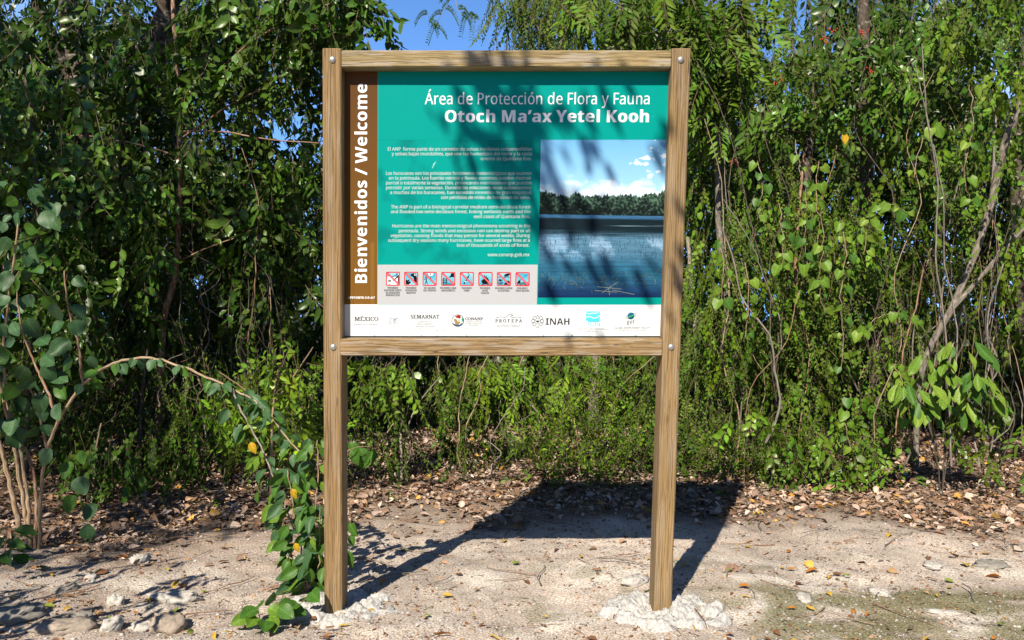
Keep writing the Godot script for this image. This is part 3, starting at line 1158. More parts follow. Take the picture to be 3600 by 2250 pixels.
func lake_photo(x0: float, y0: float, w: float, h: float):
	var n := FastNoiseLite.new()
	n.seed = 21
	n.frequency = 0.012
	n.fractal_octaves = 5
	var ix := int(round(x0 * TEX))
	var iy := int(round(y0 * TEX))
	var iw := int(round(w * TEX))
	var ih := int(round(h * TEX))
	for j in ih:
		var v := float(j) / ih
		for i in iw:
			var u := float(i) / iw
			var c: Color
			var shore := 0.345 + 0.032 * n.get_noise_2d(u * 700.0, 4.0) + 0.018 * n.get_noise_2d(u * 4200.0, 9.0) - 0.02 * smoothstep(0.15, 0.0, u) - 0.012 * smoothstep(0.75, 0.85, u)
			if v < shore:
				c = Color(0.50, 0.74, 0.88).lerp(Color(0.70, 0.87, 0.95), v / 0.34)
				var cum := n.get_noise_2d(u * 330.0 + 50.0, v * 700.0) + 0.45 * n.get_noise_2d(u * 1100.0, v * 1500.0)
				var bank := smoothstep(0.235, 0.32, v + 0.10 * cum - 0.04 * absf(u - 0.62))
				var puff := smoothstep(0.10, 0.24, cum + 0.25 - 7.0 * absf(v - 0.105 + 0.10 * (u - 0.9)) - 2.2 * maxf(0.0, 0.86 - u))
				var wisp := smoothstep(0.15, 0.3, cum + 0.22 - 9.0 * absf(v - 0.20) - 2.2 * absf(u - 0.88))
				var k := maxf(bank, maxf(puff, wisp))
				var white := Color(0.95, 0.96, 0.97).lerp(Color(0.60, 0.66, 0.70), smoothstep(0.4, 0.0, u) * 0.8 * bank + 0.25 * n.get_noise_2d(u * 700.0, v * 900.0 + 70.0))
				c = c.lerp(white, k)
			elif v < 0.467 + 0.012 * u:
				var t := (v - shore) / 0.13
				var m := n.get_noise_2d(u * 2600.0, v * 3400.0) + 0.6 * n.get_noise_2d(u * 700.0, v * 1000.0 + 33.0)
				c = Color(0.085, 0.12, 0.105).lerp(Color(0.36, 0.48, 0.38), clampf(0.45 + 1.1 * m - 0.7 * t + 0.25 * u, 0.0, 1.0))
			else:
				var wv := v - 0.467 - 0.012 * u
				var rip := n.get_noise_2d(u * 120.0, v * 4200.0)
				var fine := n.get_noise_2d(u * 900.0, v * 9000.0)
				c = Color(0.25, 0.42, 0.55).lerp(Color(0.09, 0.15, 0.17), smoothstep(0.015, 0.03, wv + 0.006 * rip))
				c = c.lerp(Color(0.36, 0.52, 0.60), smoothstep(0.085, 0.16, wv + 0.02 * rip))
				var cloud := n.get_noise_2d(u * 260.0 + 400.0, v * 330.0)
				c = c.lerp(Color(0.58, 0.70, 0.78), smoothstep(-0.1, 0.2, cloud) * smoothstep(0.1, 0.18, wv) * smoothstep(0.36, 0.22, wv))
				c = c.lerp(Color(0.17, 0.40, 0.50), smoothstep(0.2, 0.36, wv) * 0.9)
				c = c.lerp(Color(0.09, 0.19, 0.34), smoothstep(0.38, 0.53, wv))
				c = c * (1.0 + 0.17 * rip + 0.12 * fine)
				if wv < 0.10:
					c = c.lerp(Color(0.62, 0.72, 0.74), 0.8 * smoothstep(0.0022, 0.0006, absf(wv - 0.062 - 0.03 * (1.0 - u) * 0.3 + 0.004 * rip)) * smoothstep(0.45, 0.7, u))
			c = c * Color(0.80, 0.85, 0.90)
			c.a = 1.0
			ink.set_pixel(ix + i, iy + j, c.clamp())
	# reeds and drowned grass
	var r := RandomNumberGenerator.new()
	r.seed = 8
	for i in 330:
		var u := r.randf()
		var v := r.randf_range(0.56, 0.76)
		var p := Vector2(x0 + u * w, y0 + v * h)
		ink_line([p, p + Vector2(r.randf_range(-1.5, 1.5), -r.randf_range(3, 10))], 0.45, Color(0.10, 0.19, 0.24))
	for i in 300:
		var u := r.randfn([0.07, 0.27, 0.55, 0.88][r.randi() % 4], 0.07)
		if u < 0.01 or u > 0.985:
			continue
		var v := clampf(r.randfn(0.895, 0.03), 0.80, 0.985)
		var p := Vector2(x0 + u * w, y0 + v * h)
		ink_line([p, p + Vector2(r.randf_range(-6, 6), r.randf_range(-13, 4))].map(func(q): return Vector2(clampf(q.x, x0 + 1, x0 + w - 1), minf(q.y, y0 + h - 1))), 0.5, [Color(0.06, 0.12, 0.16), Color(0.25, 0.33, 0.26), Color(0.30, 0.22, 0.17), Color(0.45, 0.50, 0.40)][r.randi() % 4])
	for k in [[0.48, 0.93, 0.68, 0.945], [0.52, 0.97, 0.64, 0.90], [0.60, 0.95, 0.78, 0.98], [0.58, 0.985, 0.57, 0.94], [0.64, 0.965, 0.46, 0.955]]:
		ink_line([Vector2(x0 + k[0] * w, y0 + k[1] * h), Vector2(x0 + k[2] * w, y0 + k[3] * h)], 0.7, Color(0.55, 0.56, 0.46))


func icon(at: Vector2, which: int):
	var s := 33.5
	var blue := Color(0.25, 0.60, 0.70)
	var dark := Color(0.07, 0.07, 0.09)
	var red := Color(0.70, 0.12, 0.17)
	var pink := Color(0.78, 0.42, 0.45)
	var white := Color(0.95, 0.97, 0.97)
	var q := func(x: float, y: float) -> Vector2: return at + Vector2(x, y) * s
	var many := func(list: Array) -> Array:
		var out := []
		for i in range(0, list.size(), 2):
			out.append(q.call(list[i], list[i + 1]))
		return out
	ink_poly(many.call([0.06, 0, 0.94, 0, 1, 0.06, 1, 0.94, 0.94, 1, 0.06, 1, 0, 0.94, 0, 0.06]), red)
	ink_poly(many.call([0.08, 0.055, 0.92, 0.055, 0.945, 0.08, 0.945, 0.92, 0.92, 0.945, 0.08, 0.945, 0.055, 0.92, 0.055, 0.08]), pink)
	for k in 20:
		ink_rect(q.call(0.09, 0).x, q.call(0, 0.09 + 0.041 * k).y, 0.82 * s, 0.045 * s, blue.lerp(Color(0.50, 0.74, 0.80), k / 20.0 if which in [1, 2, 7] else 1.0 - k / 20.0))
	match which:
		0:
			ink_poly(many.call([0.09, 0.38, 0.3, 0.33, 0.6, 0.4, 0.91, 0.38, 0.91, 0.91, 0.09, 0.91]), white)
			ink_line(curve(many.call([0.09, 0.33, 0.25, 0.28, 0.45, 0.36, 0.65, 0.28, 0.85, 0.32])), 1.2, dark)
			ink_oval(q.call(0.78, 0.17), 0.06 * s, 0.06 * s, dark)
			ink_poly(many.call([0.83, 0.27, 0.91, 0.24, 0.91, 0.8, 0.84, 0.78]), dark)
			ink_line(many.call([0.86, 0.32, 0.66, 0.52, 0.5, 0.64]), 2.2, dark)
			ink_poly(many.call([0.12, 0.60, 0.40, 0.60, 0.35, 0.72, 0.17, 0.72]), dark)
			ink_poly(many.call([0.19, 0.72, 0.34, 0.72, 0.31, 0.88, 0.22, 0.88]), white)
			ink_line(curve(many.call([0.18, 0.72, 0.2, 0.86, 0.26, 0.9, 0.32, 0.86, 0.35, 0.72])), 0.7, dark)
		1:
			ink_poly(many.call([0.45, 0.2, 0.55, 0.14, 0.66, 0.1, 0.8, 0.12, 0.86, 0.3, 0.91, 0.45, 0.91, 0.86, 0.8, 0.82, 0.7, 0.6, 0.66, 0.4, 0.56, 0.32, 0.47, 0.3]), dark)
			ink_line(curve(many.call([0.72, 0.13, 0.74, 0.24, 0.82, 0.24, 0.84, 0.14])), 0.9, white)
			ink_poly(many.call([0.12, 0.91, 0.11, 0.66, 0.15, 0.54, 0.25, 0.62, 0.36, 0.52, 0.38, 0.66, 0.5, 0.76, 0.4, 0.84, 0.34, 0.91]), dark)
			ink_oval(q.call(0.34, 0.70), 0.02 * s, 0.015 * s, white)
		2:
			ink_poly(many.call([0.4, 0.12, 0.72, 0.08, 0.74, 0.22, 0.56, 0.3, 0.42, 0.22]), white)
			ink_rect(q.call(0.5, 0.12).x, q.call(0, 0.12).y, 0.12 * s, 0.09 * s, dark)
			ink_line(many.call([0.56, 0.28, 0.57, 0.6]), 1.0, dark)
			ink_oval(q.call(0.24, 0.38), 0.04 * s, 0.04 * s, dark)
			ink_line(many.call([0.24, 0.42, 0.26, 0.65, 0.16, 0.9]), 1.5, dark)
			ink_line(many.call([0.26, 0.65, 0.32, 0.78, 0.34, 0.9]), 1.4, dark)
			ink_line(many.call([0.26, 0.48, 0.1, 0.56]), 1.1, dark)
			ink_line(curve(many.call([0.9, 0.2, 0.7, 0.4, 0.62, 0.6, 0.4, 0.88])), 0.6, Color(0.1, 0.45, 0.6))
			ink_line(curve(many.call([0.9, 0.5, 0.75, 0.66, 0.62, 0.9])), 0.6, Color(0.1, 0.45, 0.6))
		3:
			ink_poly(many.call([0.91, 0.09, 0.7, 0.09, 0.66, 0.28, 0.55, 0.36, 0.6, 0.42, 0.75, 0.36, 0.91, 0.40]), dark)
			for x in [0.17, 0.36]:
				ink_line(many.call([x, 0.9, x + 0.01, 0.42]), 1.2, dark)
				for y in [0.5, 0.62, 0.74]:
					ink_line(many.call([x - 0.08, y - 0.02, x, y + 0.06, x + 0.08, y - 0.03]), 0.9, dark)
			ink_line(curve(many.call([0.1, 0.82, 0.3, 0.8, 0.5, 0.83, 0.7, 0.8, 0.9, 0.84])), 0.7, dark)
			ink_line(many.call([0.1, 0.9, 0.8, 0.9]), 1.0, dark)
		4:
			ink_line(many.call([0.30, 0.85, 0.64, 0.28]), 2.6, dark)
			ink_line(many.call([0.38, 0.72, 0.42, 0.65]), 2.0, white)
			ink_line(curve(many.call([0.64, 0.26, 0.68, 0.2, 0.58, 0.14, 0.62, 0.06])), 0.9, dark)
		5:
			ink_poly(curve(many.call([0.2, 0.62, 0.3, 0.55, 0.33, 0.4, 0.38, 0.3, 0.42, 0.18, 0.48, 0.36, 0.56, 0.22, 0.6, 0.44, 0.68, 0.36, 0.7, 0.56, 0.76, 0.5, 0.74, 0.7, 0.6, 0.82, 0.4, 0.8, 0.26, 0.76, 0.2, 0.62])), dark)
			ink_line(curve(many.call([0.36, 0.5, 0.42, 0.42, 0.5, 0.56, 0.6, 0.5])), 0.8, white)
			ink_line(many.call([0.25, 0.9, 0.7, 0.78]), 1.6, dark)
			ink_line(many.call([0.28, 0.78, 0.75, 0.9]), 1.6, dark)
		6:
			ink_poly(many.call([0.91, 0.09, 0.7, 0.1, 0.55, 0.18, 0.5, 0.3, 0.58, 0.34, 0.66, 0.28, 0.74, 0.3, 0.91, 0.22]), dark)
			ink_line(curve(many.call([0.1, 0.38, 0.3, 0.34, 0.5, 0.4, 0.7, 0.34, 0.9, 0.38])), 1.3, dark)
			ink_poly(curve(many.call([0.1, 0.6, 0.2, 0.5, 0.34, 0.54, 0.4, 0.58, 0.3, 0.64, 0.2, 0.64, 0.1, 0.6])), dark)
			for x in [0.14, 0.2, 0.26, 0.32, 0.38]:
				ink_line(many.call([x, 0.9, x + 0.04 * sin(x * 40.0), 0.68]), 1.1, dark)
			ink_poly(many.call([0.5, 0.91, 0.56, 0.78, 0.66, 0.74, 0.78, 0.6, 0.91, 0.66, 0.91, 0.91]), dark)
		7:
			ink_poly(many.call([0.12, 0.76, 0.2, 0.62, 0.28, 0.58, 0.34, 0.5, 0.38, 0.54, 0.34, 0.62, 0.34, 0.7, 0.4, 0.78, 0.2, 0.8]), dark)
			for y in [0.74, 0.81, 0.88]:
				ink_line(curve(many.call([0.1, y + 0.02, 0.25, y - 0.01, 0.4, y + 0.03, 0.55, y - 0.01, 0.7, y + 0.03, 0.9, y])), 1.2, dark)
			for k in [0.0, 0.08, 0.16]:
				ink_line(many.call([0.52 + k, 0.42 - k * 0.3, 0.72 + k, 0.16 + k * 0.2]), 0.7, Color(0.1, 0.45, 0.6))
	ink_line(many.call([0.07, 0.07, 0.93, 0.93]), 3.6, red)
	ink_line(many.call([0.09, 0.09, 0.91, 0.91]), 1.7, pink)


func logos():
	var grey := Color(0.24, 0.24, 0.28)
	var pale := Color(0.42, 0.45, 0.51)
	var dark := Color(0.20, 0.20, 0.23)
	var o := Vector2(-812, -172)   # the layout was measured from the frame's corner
	for k in [[834.5, 861.5, 763.6], [866.8, 894.8, 763.6], [976, 1002, 757.6], [1007, 1032, 757.6], [1101, 1120, 759.5], [1124, 1142, 759.5], [1172, 1202, 765.8], [1208, 1237, 765.8]]:
		ink_rect(k[0] + o.x, k[2] + o.y, k[1] - k[0], 0.5, grey)
	ink_rect(904.2 + o.x, 751.0 + o.y, 0.6, 18, pale)
	# the round seal
	var c := Vector2(929.5, 759) + o
	for k in 40:
		var a := TAU * k / 40.0
		ink_oval(c + Vector2(cos(a), sin(a)) * (15.6 if k % 2 else 14.6), 0.7, 0.7, pale)
	ink_ring(c, 12.6, 12.6, 0.5, pale)
	var r := RandomNumberGenerator.new()
	r.seed = 2
	for k in 34:
		var p := c + Vector2(r.randf_range(-8, 8), r.randf_range(-8, 7))
		ink_line(curve([p, p + Vector2(r.randf_range(-3, 3), r.randf_range(-3, 3)), p + Vector2(r.randf_range(-4, 4), r.randf_range(-4, 4))]), 0.5, pale)
	ink_ring(c, 9.5, 9.5, 0.9, Color(0.6, 0.62, 0.66), 0.3, PI - 0.3)
	# round bird-and-wave emblem
	c = Vector2(1083.9, 759.6) + o
	ink_oval(c, 15, 15, dark)
	ink_oval(c, 13.4, 13.4, Color(0.90, 0.90, 0.90))
	ink_oval(c, 13.6, 13.6, Color(0.15, 0.30, 0.45), 0.5, PI - 0.5)
	ink_oval(c + Vector2(0, -1.6), 12.6, 11.8, Color(0.88, 0.88, 0.88))
	ink_poly(curve([c + Vector2(-8, -9), c + Vector2(0, -13), c + Vector2(6, -11), c + Vector2(5, -6), c + Vector2(-1, -6), c + Vector2(-8, -9)]), Color(0.58, 0.13, 0.06))
	ink_poly(curve([c + Vector2(-11, -4), c + Vector2(-4, -4), c + Vector2(0, 2), c + Vector2(4, 5), c + Vector2(2, 10), c + Vector2(-5, 9), c + Vector2(-8, 3), c + Vector2(-11, -4)]), Color(0.55, 0.48, 0.30))
	ink_poly([c + Vector2(10, -8), c + Vector2(14, -1), c + Vector2(12, 4), c + Vector2(8, -3)], Color(0.08, 0.48, 0.34))
	ink_ring(c + Vector2(7, 2), 4.4, 4.0, 1.0, Color(0.25, 0.40, 0.34), -0.4, 4.2)
	ink_ring(c + Vector2(4, -9), 1.6, 1.6, 0.6, dark)
	ink_line(curve([c + Vector2(8, -9), c + Vector2(3, -4), c + Vector2(2, 1), c + Vector2(7, 7)]), 1.0, dark)
	# eagle line over the spaced capitals
	ink_line(curve([Vector2(1175, 752.5) + o, Vector2(1187, 750.5) + o, Vector2(1197, 751.5) + o, Vector2(1206, 745) + o, Vector2(1211, 744.2) + o, Vector2(1215, 747.5) + o, Vector2(1210, 748.5) + o, Vector2(1214, 752) + o, Vector2(1226, 750.8) + o, Vector2(1235, 752.5) + o]), 1.0, dark)
	# sun-shaped emblem
	c = Vector2(1274.7, 760.9) + o
	for k in 7:
		var a := -PI / 2 + TAU * k / 8.0 + (0.0 if k < 4 else TAU / 8.0)
		var d := Vector2(cos(a), sin(a))
		var s := d.orthogonal()
		if k == 0:
			ink_line([c + d * 9 - s * 3.4, c + d * 15, c + d * 9 + s * 3.4], 1.0, dark)
		else:
			ink_line([c + d * 8 - s * 2.8, c + d * 13.4 - s * 4.0, c + d * 14.6, c + d * 13.4 + s * 4.0, c + d * 8 + s * 2.8], 1.0, dark)
	ink_ring(c, 7, 7, 1.0, dark)
	ink_line([c + Vector2(-7, -0.6), c + Vector2(7, -0.6)], 1.0, dark)
	ink_oval(c + Vector2(0, -0.4), 3.6, 4.0, dark, 0, PI)
	ink_ring(c + Vector2(0, 14.6), 2.1, 2.4, 0.9, dark)
	# wetlands square
	for k in 24:
		ink_rect(1389.4 + o.x, 737.2 + o.y + k * 1.49, 33.6, 1.7, Color(0.36, 0.80, 0.90).lerp(Color(0.24, 0.66, 0.80), k / 24.0))
	ink_line(curve([Vector2(1389.8, 741) + o, Vector2(1398, 743) + o, Vector2(1406, 741.5) + o, Vector2(1414, 741.5) + o, Vector2(1420, 737.8) + o]), 1.0, Color(0.95, 0.98, 0.98))
	ink_line(curve([Vector2(1389.8, 751.5) + o, Vector2(1398, 750) + o, Vector2(1408, 753.5) + o, Vector2(1416, 752) + o, Vector2(1422.6, 747.5) + o]), 1.1, Color(0.95, 0.98, 0.98))
	# ringed globe
	c = Vector2(1497.3, 748.3) + o
	ink_oval(c, 8.4, 8.6, Color(0.06, 0.22, 0.38))
	ink_oval(c + Vector2(-1.2, -1.6), 6.4, 6.4, Color(0.10, 0.42, 0.58))
	ink_oval(c + Vector2(1.5, 2.2), 5.2, 4.6, Color(0.06, 0.36, 0.36))
	ink_ring(c, 13.2, 4.0, 0.9, Color(0.12, 0.22, 0.24), 0.0, TAU, -0.35)
	ink_line([c + Vector2(-9, 3.6), c + Vector2(0, 1.0), c + Vector2(9.5, -3.4)], 1.1, Color(0.40, 0.72, 0.35))
	# hairline cracks and dirt at the foot of the panel
	ink_line(curve([Vector2(845, 776.6) + o, Vector2(880, 778) + o, Vector2(925, 776) + o, Vector2(950, 774.5) + o]), 0.42, Color(0.78, 0.78, 0.77))
	ink_line(curve([Vector2(952.6, 781.8) + o, Vector2(985, 779.5) + o, Vector2(1012, 781) + o, Vector2(1040, 783.5) + o, Vector2(1075, 781.5) + o, Vector2(1119, 777.5) + o]), 0.55, Color(0.42, 0.40, 0.37))
	for k in 26:
		var p := Vector2(r.randf_range(820, 1565), 797 - absf(r.randfn(0, 1.6))) + o
		ink_poly([p, p + Vector2(r.randf_range(0.4, 2.4), 0), p + Vector2(r.randf_range(-0.5, 1.0), -r.randf_range(0.5, 3.0))], Color(0.28, 0.25, 0.20))
	for k in 30:
		var p := Vector2(r.randf_range(815, 1560), r.randf_range(190, 790)) + o
		ink_oval(p, r.randf_range(0.25, 0.6), r.randf_range(0.25, 0.6), Color(0.35, 0.33, 0.28) if r.randf() < 0.6 else Color(0.85, 0.87, 0.85))


func build_panel(sign_: Node3D):
	var size := Vector2i(int(PRINT.x * TEX), int(PRINT.y * TEX))
	ink = Image.create(size.x, size.y, false, Image.FORMAT_RGB8)
	ink.fill(Color(0.90, 0.91, 0.91))
	var teal := Color(0.0, 0.54, 0.505)
	# brown welcome strip
	var r := RandomNumberGenerator.new()
	r.seed = 6
	for k in 137:
		var t := k / 137.0
		ink_rect(0, k * 4.0, 79, 4.2, Color(0.34, 0.23, 0.12).lerp(Color(0.45, 0.32, 0.13), t))
	for k in 12:
		ink_rect(r.randf_range(0, 74), 400, r.randf_range(2, 5), 148, Color(0.42, 0.295, 0.12).lerp(Color(0.48, 0.35, 0.16), r.randf()))
	ink_rect(79, 0, 679, 549, teal)
	# faint darker shapes behind the text
	var n := FastNoiseLite.new()
	n.seed = 3
	n.frequency = 0.006
	for j in range(0, 295, 2):
		for i in range(0, 383, 2):
			var v := smoothstep(-0.1, 0.45, n.get_noise_2d(i * 1.4, j * 1.4))
			ink_rect(79 + i, 158 + j, 2.2, 2.2, teal.lerp(Color(0.0, 0.46, 0.435), v))
	for k in 46:
		ink_rect(79 + r.randf() * 676, r.randf() * 90, r.randf_range(0.4, 1.6), r.randf_range(10, 66), teal.lerp(Color(0.35, 0.62, 0.58), r.randf_range(0.03, 0.12)))
	ink_rect(79, 158, 383, 0.5, Color(0.0, 0.44, 0.39))
	ink_rect(79, 453, 381, 96, Color(0.655, 0.67, 0.675))
	ink_rect(79, 0, 0.5, 548, Color(0.62, 0.62, 0.56))
	ink_rect(0, 549, 758, 76, Color(0.80, 0.82, 0.83))
	lake_photo(462, 158, 295, 374)
	for i in 8:
		icon(Vector2([911.6, 954.9, 999.1, 1043.1, 1087.3, 1131.7, 1175.6, 1220.0][i] - 812, 641.8 + i * 0.16 - 172), i)
	for k in 150:
		var p := Vector2(r.randf_range(2, 756), 624 - absf(r.randfn(0, 9)))
		ink_oval(p, r.randf_range(0.3, 1.6), r.randf_range(0.3, 1.2), Color(0.76, 0.76, 0.75).lerp(Color(0.62, 0.58, 0.52), r.randf() * r.randf()))
	logos()
	# scuff beside the first paragraph
	for k in 40:
		var t := r.randf()
		var p := Vector2(1019 + 9 * t + r.randf_range(-1.5, 1.5) - 812, 396 - 16 * t + r.randf_range(-1.5, 1.5) - 172)
		ink_oval(p, r.randf_range(0.2, 0.7), r.randf_range(0.2, 0.9), Color(0.72, 0.86, 0.83))
	var print_ := StandardMaterial3D.new()
	print_.resource_name = "printed_panel"
	print_.albedo_texture = ImageTexture.create_from_image(ink)
	print_.roughness = 0.38
	print_.metallic_specular = 0.22
	var st := begin()
	var a := on_panel(Vector2(0, 0))
	var b := on_panel(Vector2(PRINT.x, 0))
	var c := on_panel(PRINT)
	var d := on_panel(Vector2(0, PRINT.y))
	quad(st, a, b, c, d, Vector2(0, 0), Vector2(1, 0), Vector2(1, 1), Vector2(0, 1))
	st.set_smooth_group(-1)
	var panel := part(sign_, "panel", finish(st), print_)
	var back := begin()
	var e := Vector3(0, 0, -0.012)
	var edge := Vector3(0, 0, -0.0005)
	quad(back, b + e, a + e, d + e, c + e)
	quad(back, a + edge, a + e, b + e, b + edge)
	quad(back, d + e, d + edge, c + edge, c + e)
	quad(back, a + e, a + edge, d + edge, d + e)
	quad(back, b + edge, b + e, c + e, c + edge)
	part(panel, "backing_board", finish(back), plain("board_back", Color(0.35, 0.34, 0.32), 0.7))
	build_lettering(panel)


func build_lettering(panel: Node3D):
	var reg := face(["Droid Sans"], 400)
	var bold := face(["Droid Sans"], 700)
	var serif := face(["Droid Serif"], 400)
	var white := plain("letter_white", Color(0.82, 0.84, 0.84), 0.5)
	var soft := plain("letter_soft", Color(0.50, 0.56, 0.55), 0.5)
	var black := plain("letter_black", Color(0.035, 0.035, 0.045), 0.5)
	var grey := plain("letter_grey", Color(0.022, 0.022, 0.03), 0.5)
	var pale := plain("letter_pale", Color(0.09, 0.095, 0.11), 0.5)
	var ox := -812.0
	var oy := -172.0
	text_line(panel, "Área de Protección de Flora y Fauna", reg, 1001 + ox, 1526 + ox, 247.5 + oy, 26.5, white)
	for k in 2:
		text_line(panel, "Otoch Ma’ax Yetel Kooh", bold, 1048.5 + k * 0.8 + ox, 1525.2 + k * 0.8 + ox, 289 + oy, 28, white, 0.0008 + k * 0.0002)
	upright_title(panel, "Bienvenidos / Welcome", bold, white)
	var body := [
		["El ANP  forma parte de un corredor de selvas medianas subperenifolias", 915.2, 1253.8, 355.3],
		["y selvas bajas inundables, que une los humedales del norte y la costa", 924.4, 1253.6, 366.4],
		["oriente de Quintana Roo.", 1133.7, 1253.4, 377.8],
		["Los huracanes son los principales fenómenos meteorológicos que ocurren", 911, 1253.4, 412.0],
		["en la península. Los fuertes vientos y lluvias excesivas pueden destruir", 918.2, 1253.3, 423.2],
		["parcial o totalmente la vegetación, provocando inundaciones que pueden", 911.3, 1253.3, 434.5],
		["persistir por varias semanas. Durante las estaciones secas subsecuentes", 911.3, 1253.2, 445.8],
		["a muchos de los huracanes, han sucedido incendios de gran magnitud", 921, 1253.1, 457.2],
		["con pérdidas de miles de hectáreas de selva.", 1041.3, 1253, 468.8],
		["The ANP is part of a biological corridor medium semi-deciduos forest", 923.1, 1252.9, 491.2],
		["and flooded low semi-deciduos forest, linking wetlands north and the", 922.7, 1252.8, 502.5],
		["east coast of Quintana Roo.", 1119, 1252.7, 514.0],
		["Hurricanes are the main meteorological phenomena occurring in the", 926.4, 1252.6, 536.2],
		["peninsula. Strong winds and excessive rain can destroy part or all", 941.9, 1252.5, 547.8],
		["vegetation, causing floods that may persist for several weeks. During", 922.1, 1252.5, 559.2],
		["subsequent dry seasons many hurricanes, have ocurred large fires at a", 916.6, 1252.4, 570.6],
		["loss of thousands of acres of forest.", 1080.1, 1252.3, 582.2],
		["www.conanp.gob.mx", 1152.7, 1252.2, 604.7],
	]
	for k in body:
		text_line(panel, k[0], reg, k[1] + ox, k[2] + ox, k[3] + oy, 7.9, soft)
	text_line(panel, "APFFOMYK-3-D-d-f", bold, 821.8 + ox, 884.9 + ox, 706.8 + oy, 5.6, white)
	var caps := [["PROHIBIDO", "DESTRUIR SITIOS", "DE ANIDACIÓN", "REPRODUCCIÓN"], ["PROHIBIDO", "INTRODUCIR", "MASCOTAS"], ["NO SALIRSE", "DEL SENDERO"], ["PROHIBIDO USAR", "AGROQUÍMICOS"], ["PROHIBIDO", "FUMAR"], ["PROHIBIDO", "HACER", "FOGATAS"], ["PROHIBIDO DAÑAR", "ECOSISTEMA"], ["PROHIBIDO", "TIRAR BASURA"]]
	var mid := [928.2, 971.6, 1016.2, 1060, 1104.2, 1148, 1192.6, 1236.8]
	for i in 8:
		for j in caps[i].size():
			var w: float = caps[i][j].length() * 2.72
			text_line(panel, caps[i][j], bold, mid[i] - w / 2 + ox, mid[i] + w / 2 + ox, 682.8 + i * 0.15 + j * 5.85 + oy, 4.6, black)
	for k in [["MÉXICO", 836.5, 893.1, 760, 9.6, grey], ["GOBIERNO DE LA REPÚBLICA", 834.8, 894.8, 770, 2.7, pale], ["SEMARNAT", 970.6, 1038.9, 754.4, 9.2, grey], ["SECRETARÍA DE", 989, 1019.8, 763.8, 3.0, pale], ["MEDIO AMBIENTE", 987, 1022.7, 769.2, 3.0, pale], ["Y RECURSOS NATURALES", 979.8, 1030.3, 774.6, 3.0, pale], ["CONANP", 1101.4, 1143, 757.9, 6.3, grey], ["COMISIÓN NACIONAL", 1101.4, 1142, 763.9, 2.7, pale], ["DE ÁREAS NATURALES", 1101.4, 1142.2, 768.2, 2.7, pale], ["PROTEGIDAS", 1110, 1133.8, 772.4, 2.7, pale], ["P R O F E P A", 1173.2, 1237.2, 763.6, 7.8, grey], ["PROCURADURÍA FEDERAL DE", 1175.6, 1234.2, 771.6, 2.7, pale], ["PROTECCIÓN AL AMBIENTE", 1177.5, 1232.5, 775.6, 2.7, pale], ["CONVENCIÓN SOBRE LOS HUMEDALES", 1367.4, 1444.4, 781.2, 2.8, pale], ["(Ramsar, Irán, 1971)", 1392.3, 1419.5, 786.9, 2.5, pale]]:
		text_line(panel, k[0], serif, k[1] + ox, k[2] + ox, k[3] + oy, k[4], k[5])
		if k[4] > 6.0:
			for q in [0.35, 0.7]:
				text_line(panel, k[0], serif, k[1] + q + ox, k[2] + q + ox, k[3] + oy, k[4], k[5], 0.0008 + q * 0.0005)
	text_line(panel, "INAH", bold, 1293.7 + ox, 1350.9 + ox, 769.6 + oy, 15.8, grey)
	text_line(panel, "Ramsar", face(["Droid Serif"], 700), 1390 + ox, 1422.8 + ox, 773 + oy, 13.0, white)
	text_line(panel, "gef", reg, 1488 + ox, 1507 + ox, 767.2 + oy, 10.0, grey)
	text_line(panel, "GLOBAL ENVIRONMENT FACILITY", reg, 1460 + ox, 1543.6 + ox, 779.2 + oy, 4.2, grey)
	text_line(panel, "INVESTING IN OUR PLANET", reg, 1468.2 + ox, 1535.2 + ox, 784 + oy, 2.6, pale)


# The big title that reads upwards along the brown strip.
func upright_title(panel: Node3D, words: String, font: Font, m: Material):
	var t := TextMesh.new()
	t.text = words
	t.font = font
	t.font_size = 48
	t.pixel_size = 0.01
	t.depth = 0.0
	t.curve_step = 0.8
	var arrays := t.get_mesh_arrays()
	var vs: PackedVector3Array = arrays[Mesh.ARRAY_VERTEX]
	var box := AABB(vs[0], Vector3.ZERO)
	for v in vs:
		box = box.expand(v)
	var ref := TextMesh.new()
	ref.text = "B"
	ref.font = font
	ref.font_size = 48
	ref.pixel_size = 0.01
	ref.depth = 0.0
	var rb := AABB(ref.get_mesh_arrays()[Mesh.ARRAY_VERTEX][0], Vector3.ZERO)
	for v in ref.get_mesh_arrays()[Mesh.ARRAY_VERTEX]:
		rb = rb.expand(v)
	var out := PackedVector3Array()
	var normals := PackedVector3Array()
	for v in vs:
		var along := (v.x - box.position.x) / box.size.x
		out.append(on_panel(Vector2(866.5 - 812 - (v.y - rb.position.y) / rb.size.y * 28.0, 668.5 - 172 - along * 468.0), 0.0008))
		normals.append(Vector3(0, 0, 1))
	var arr := []
	arr.resize(Mesh.ARRAY_MAX)
	arr[Mesh.ARRAY_VERTEX] = out
	arr[Mesh.ARRAY_NORMAL] = normals
	arr[Mesh.ARRAY_INDEX] = arrays[Mesh.ARRAY_INDEX]
	var mesh := ArrayMesh.new()
	mesh.add_surface_from_arrays(Mesh.PRIMITIVE_TRIANGLES, arr)
	part(panel, "lettering", mesh, m)


# ---------------------------------------------------------------- trees, vines and shrubs
func from_base(pts: Array, base: Vector3) -> Array:
	return pts.map(func(p): return p - base)


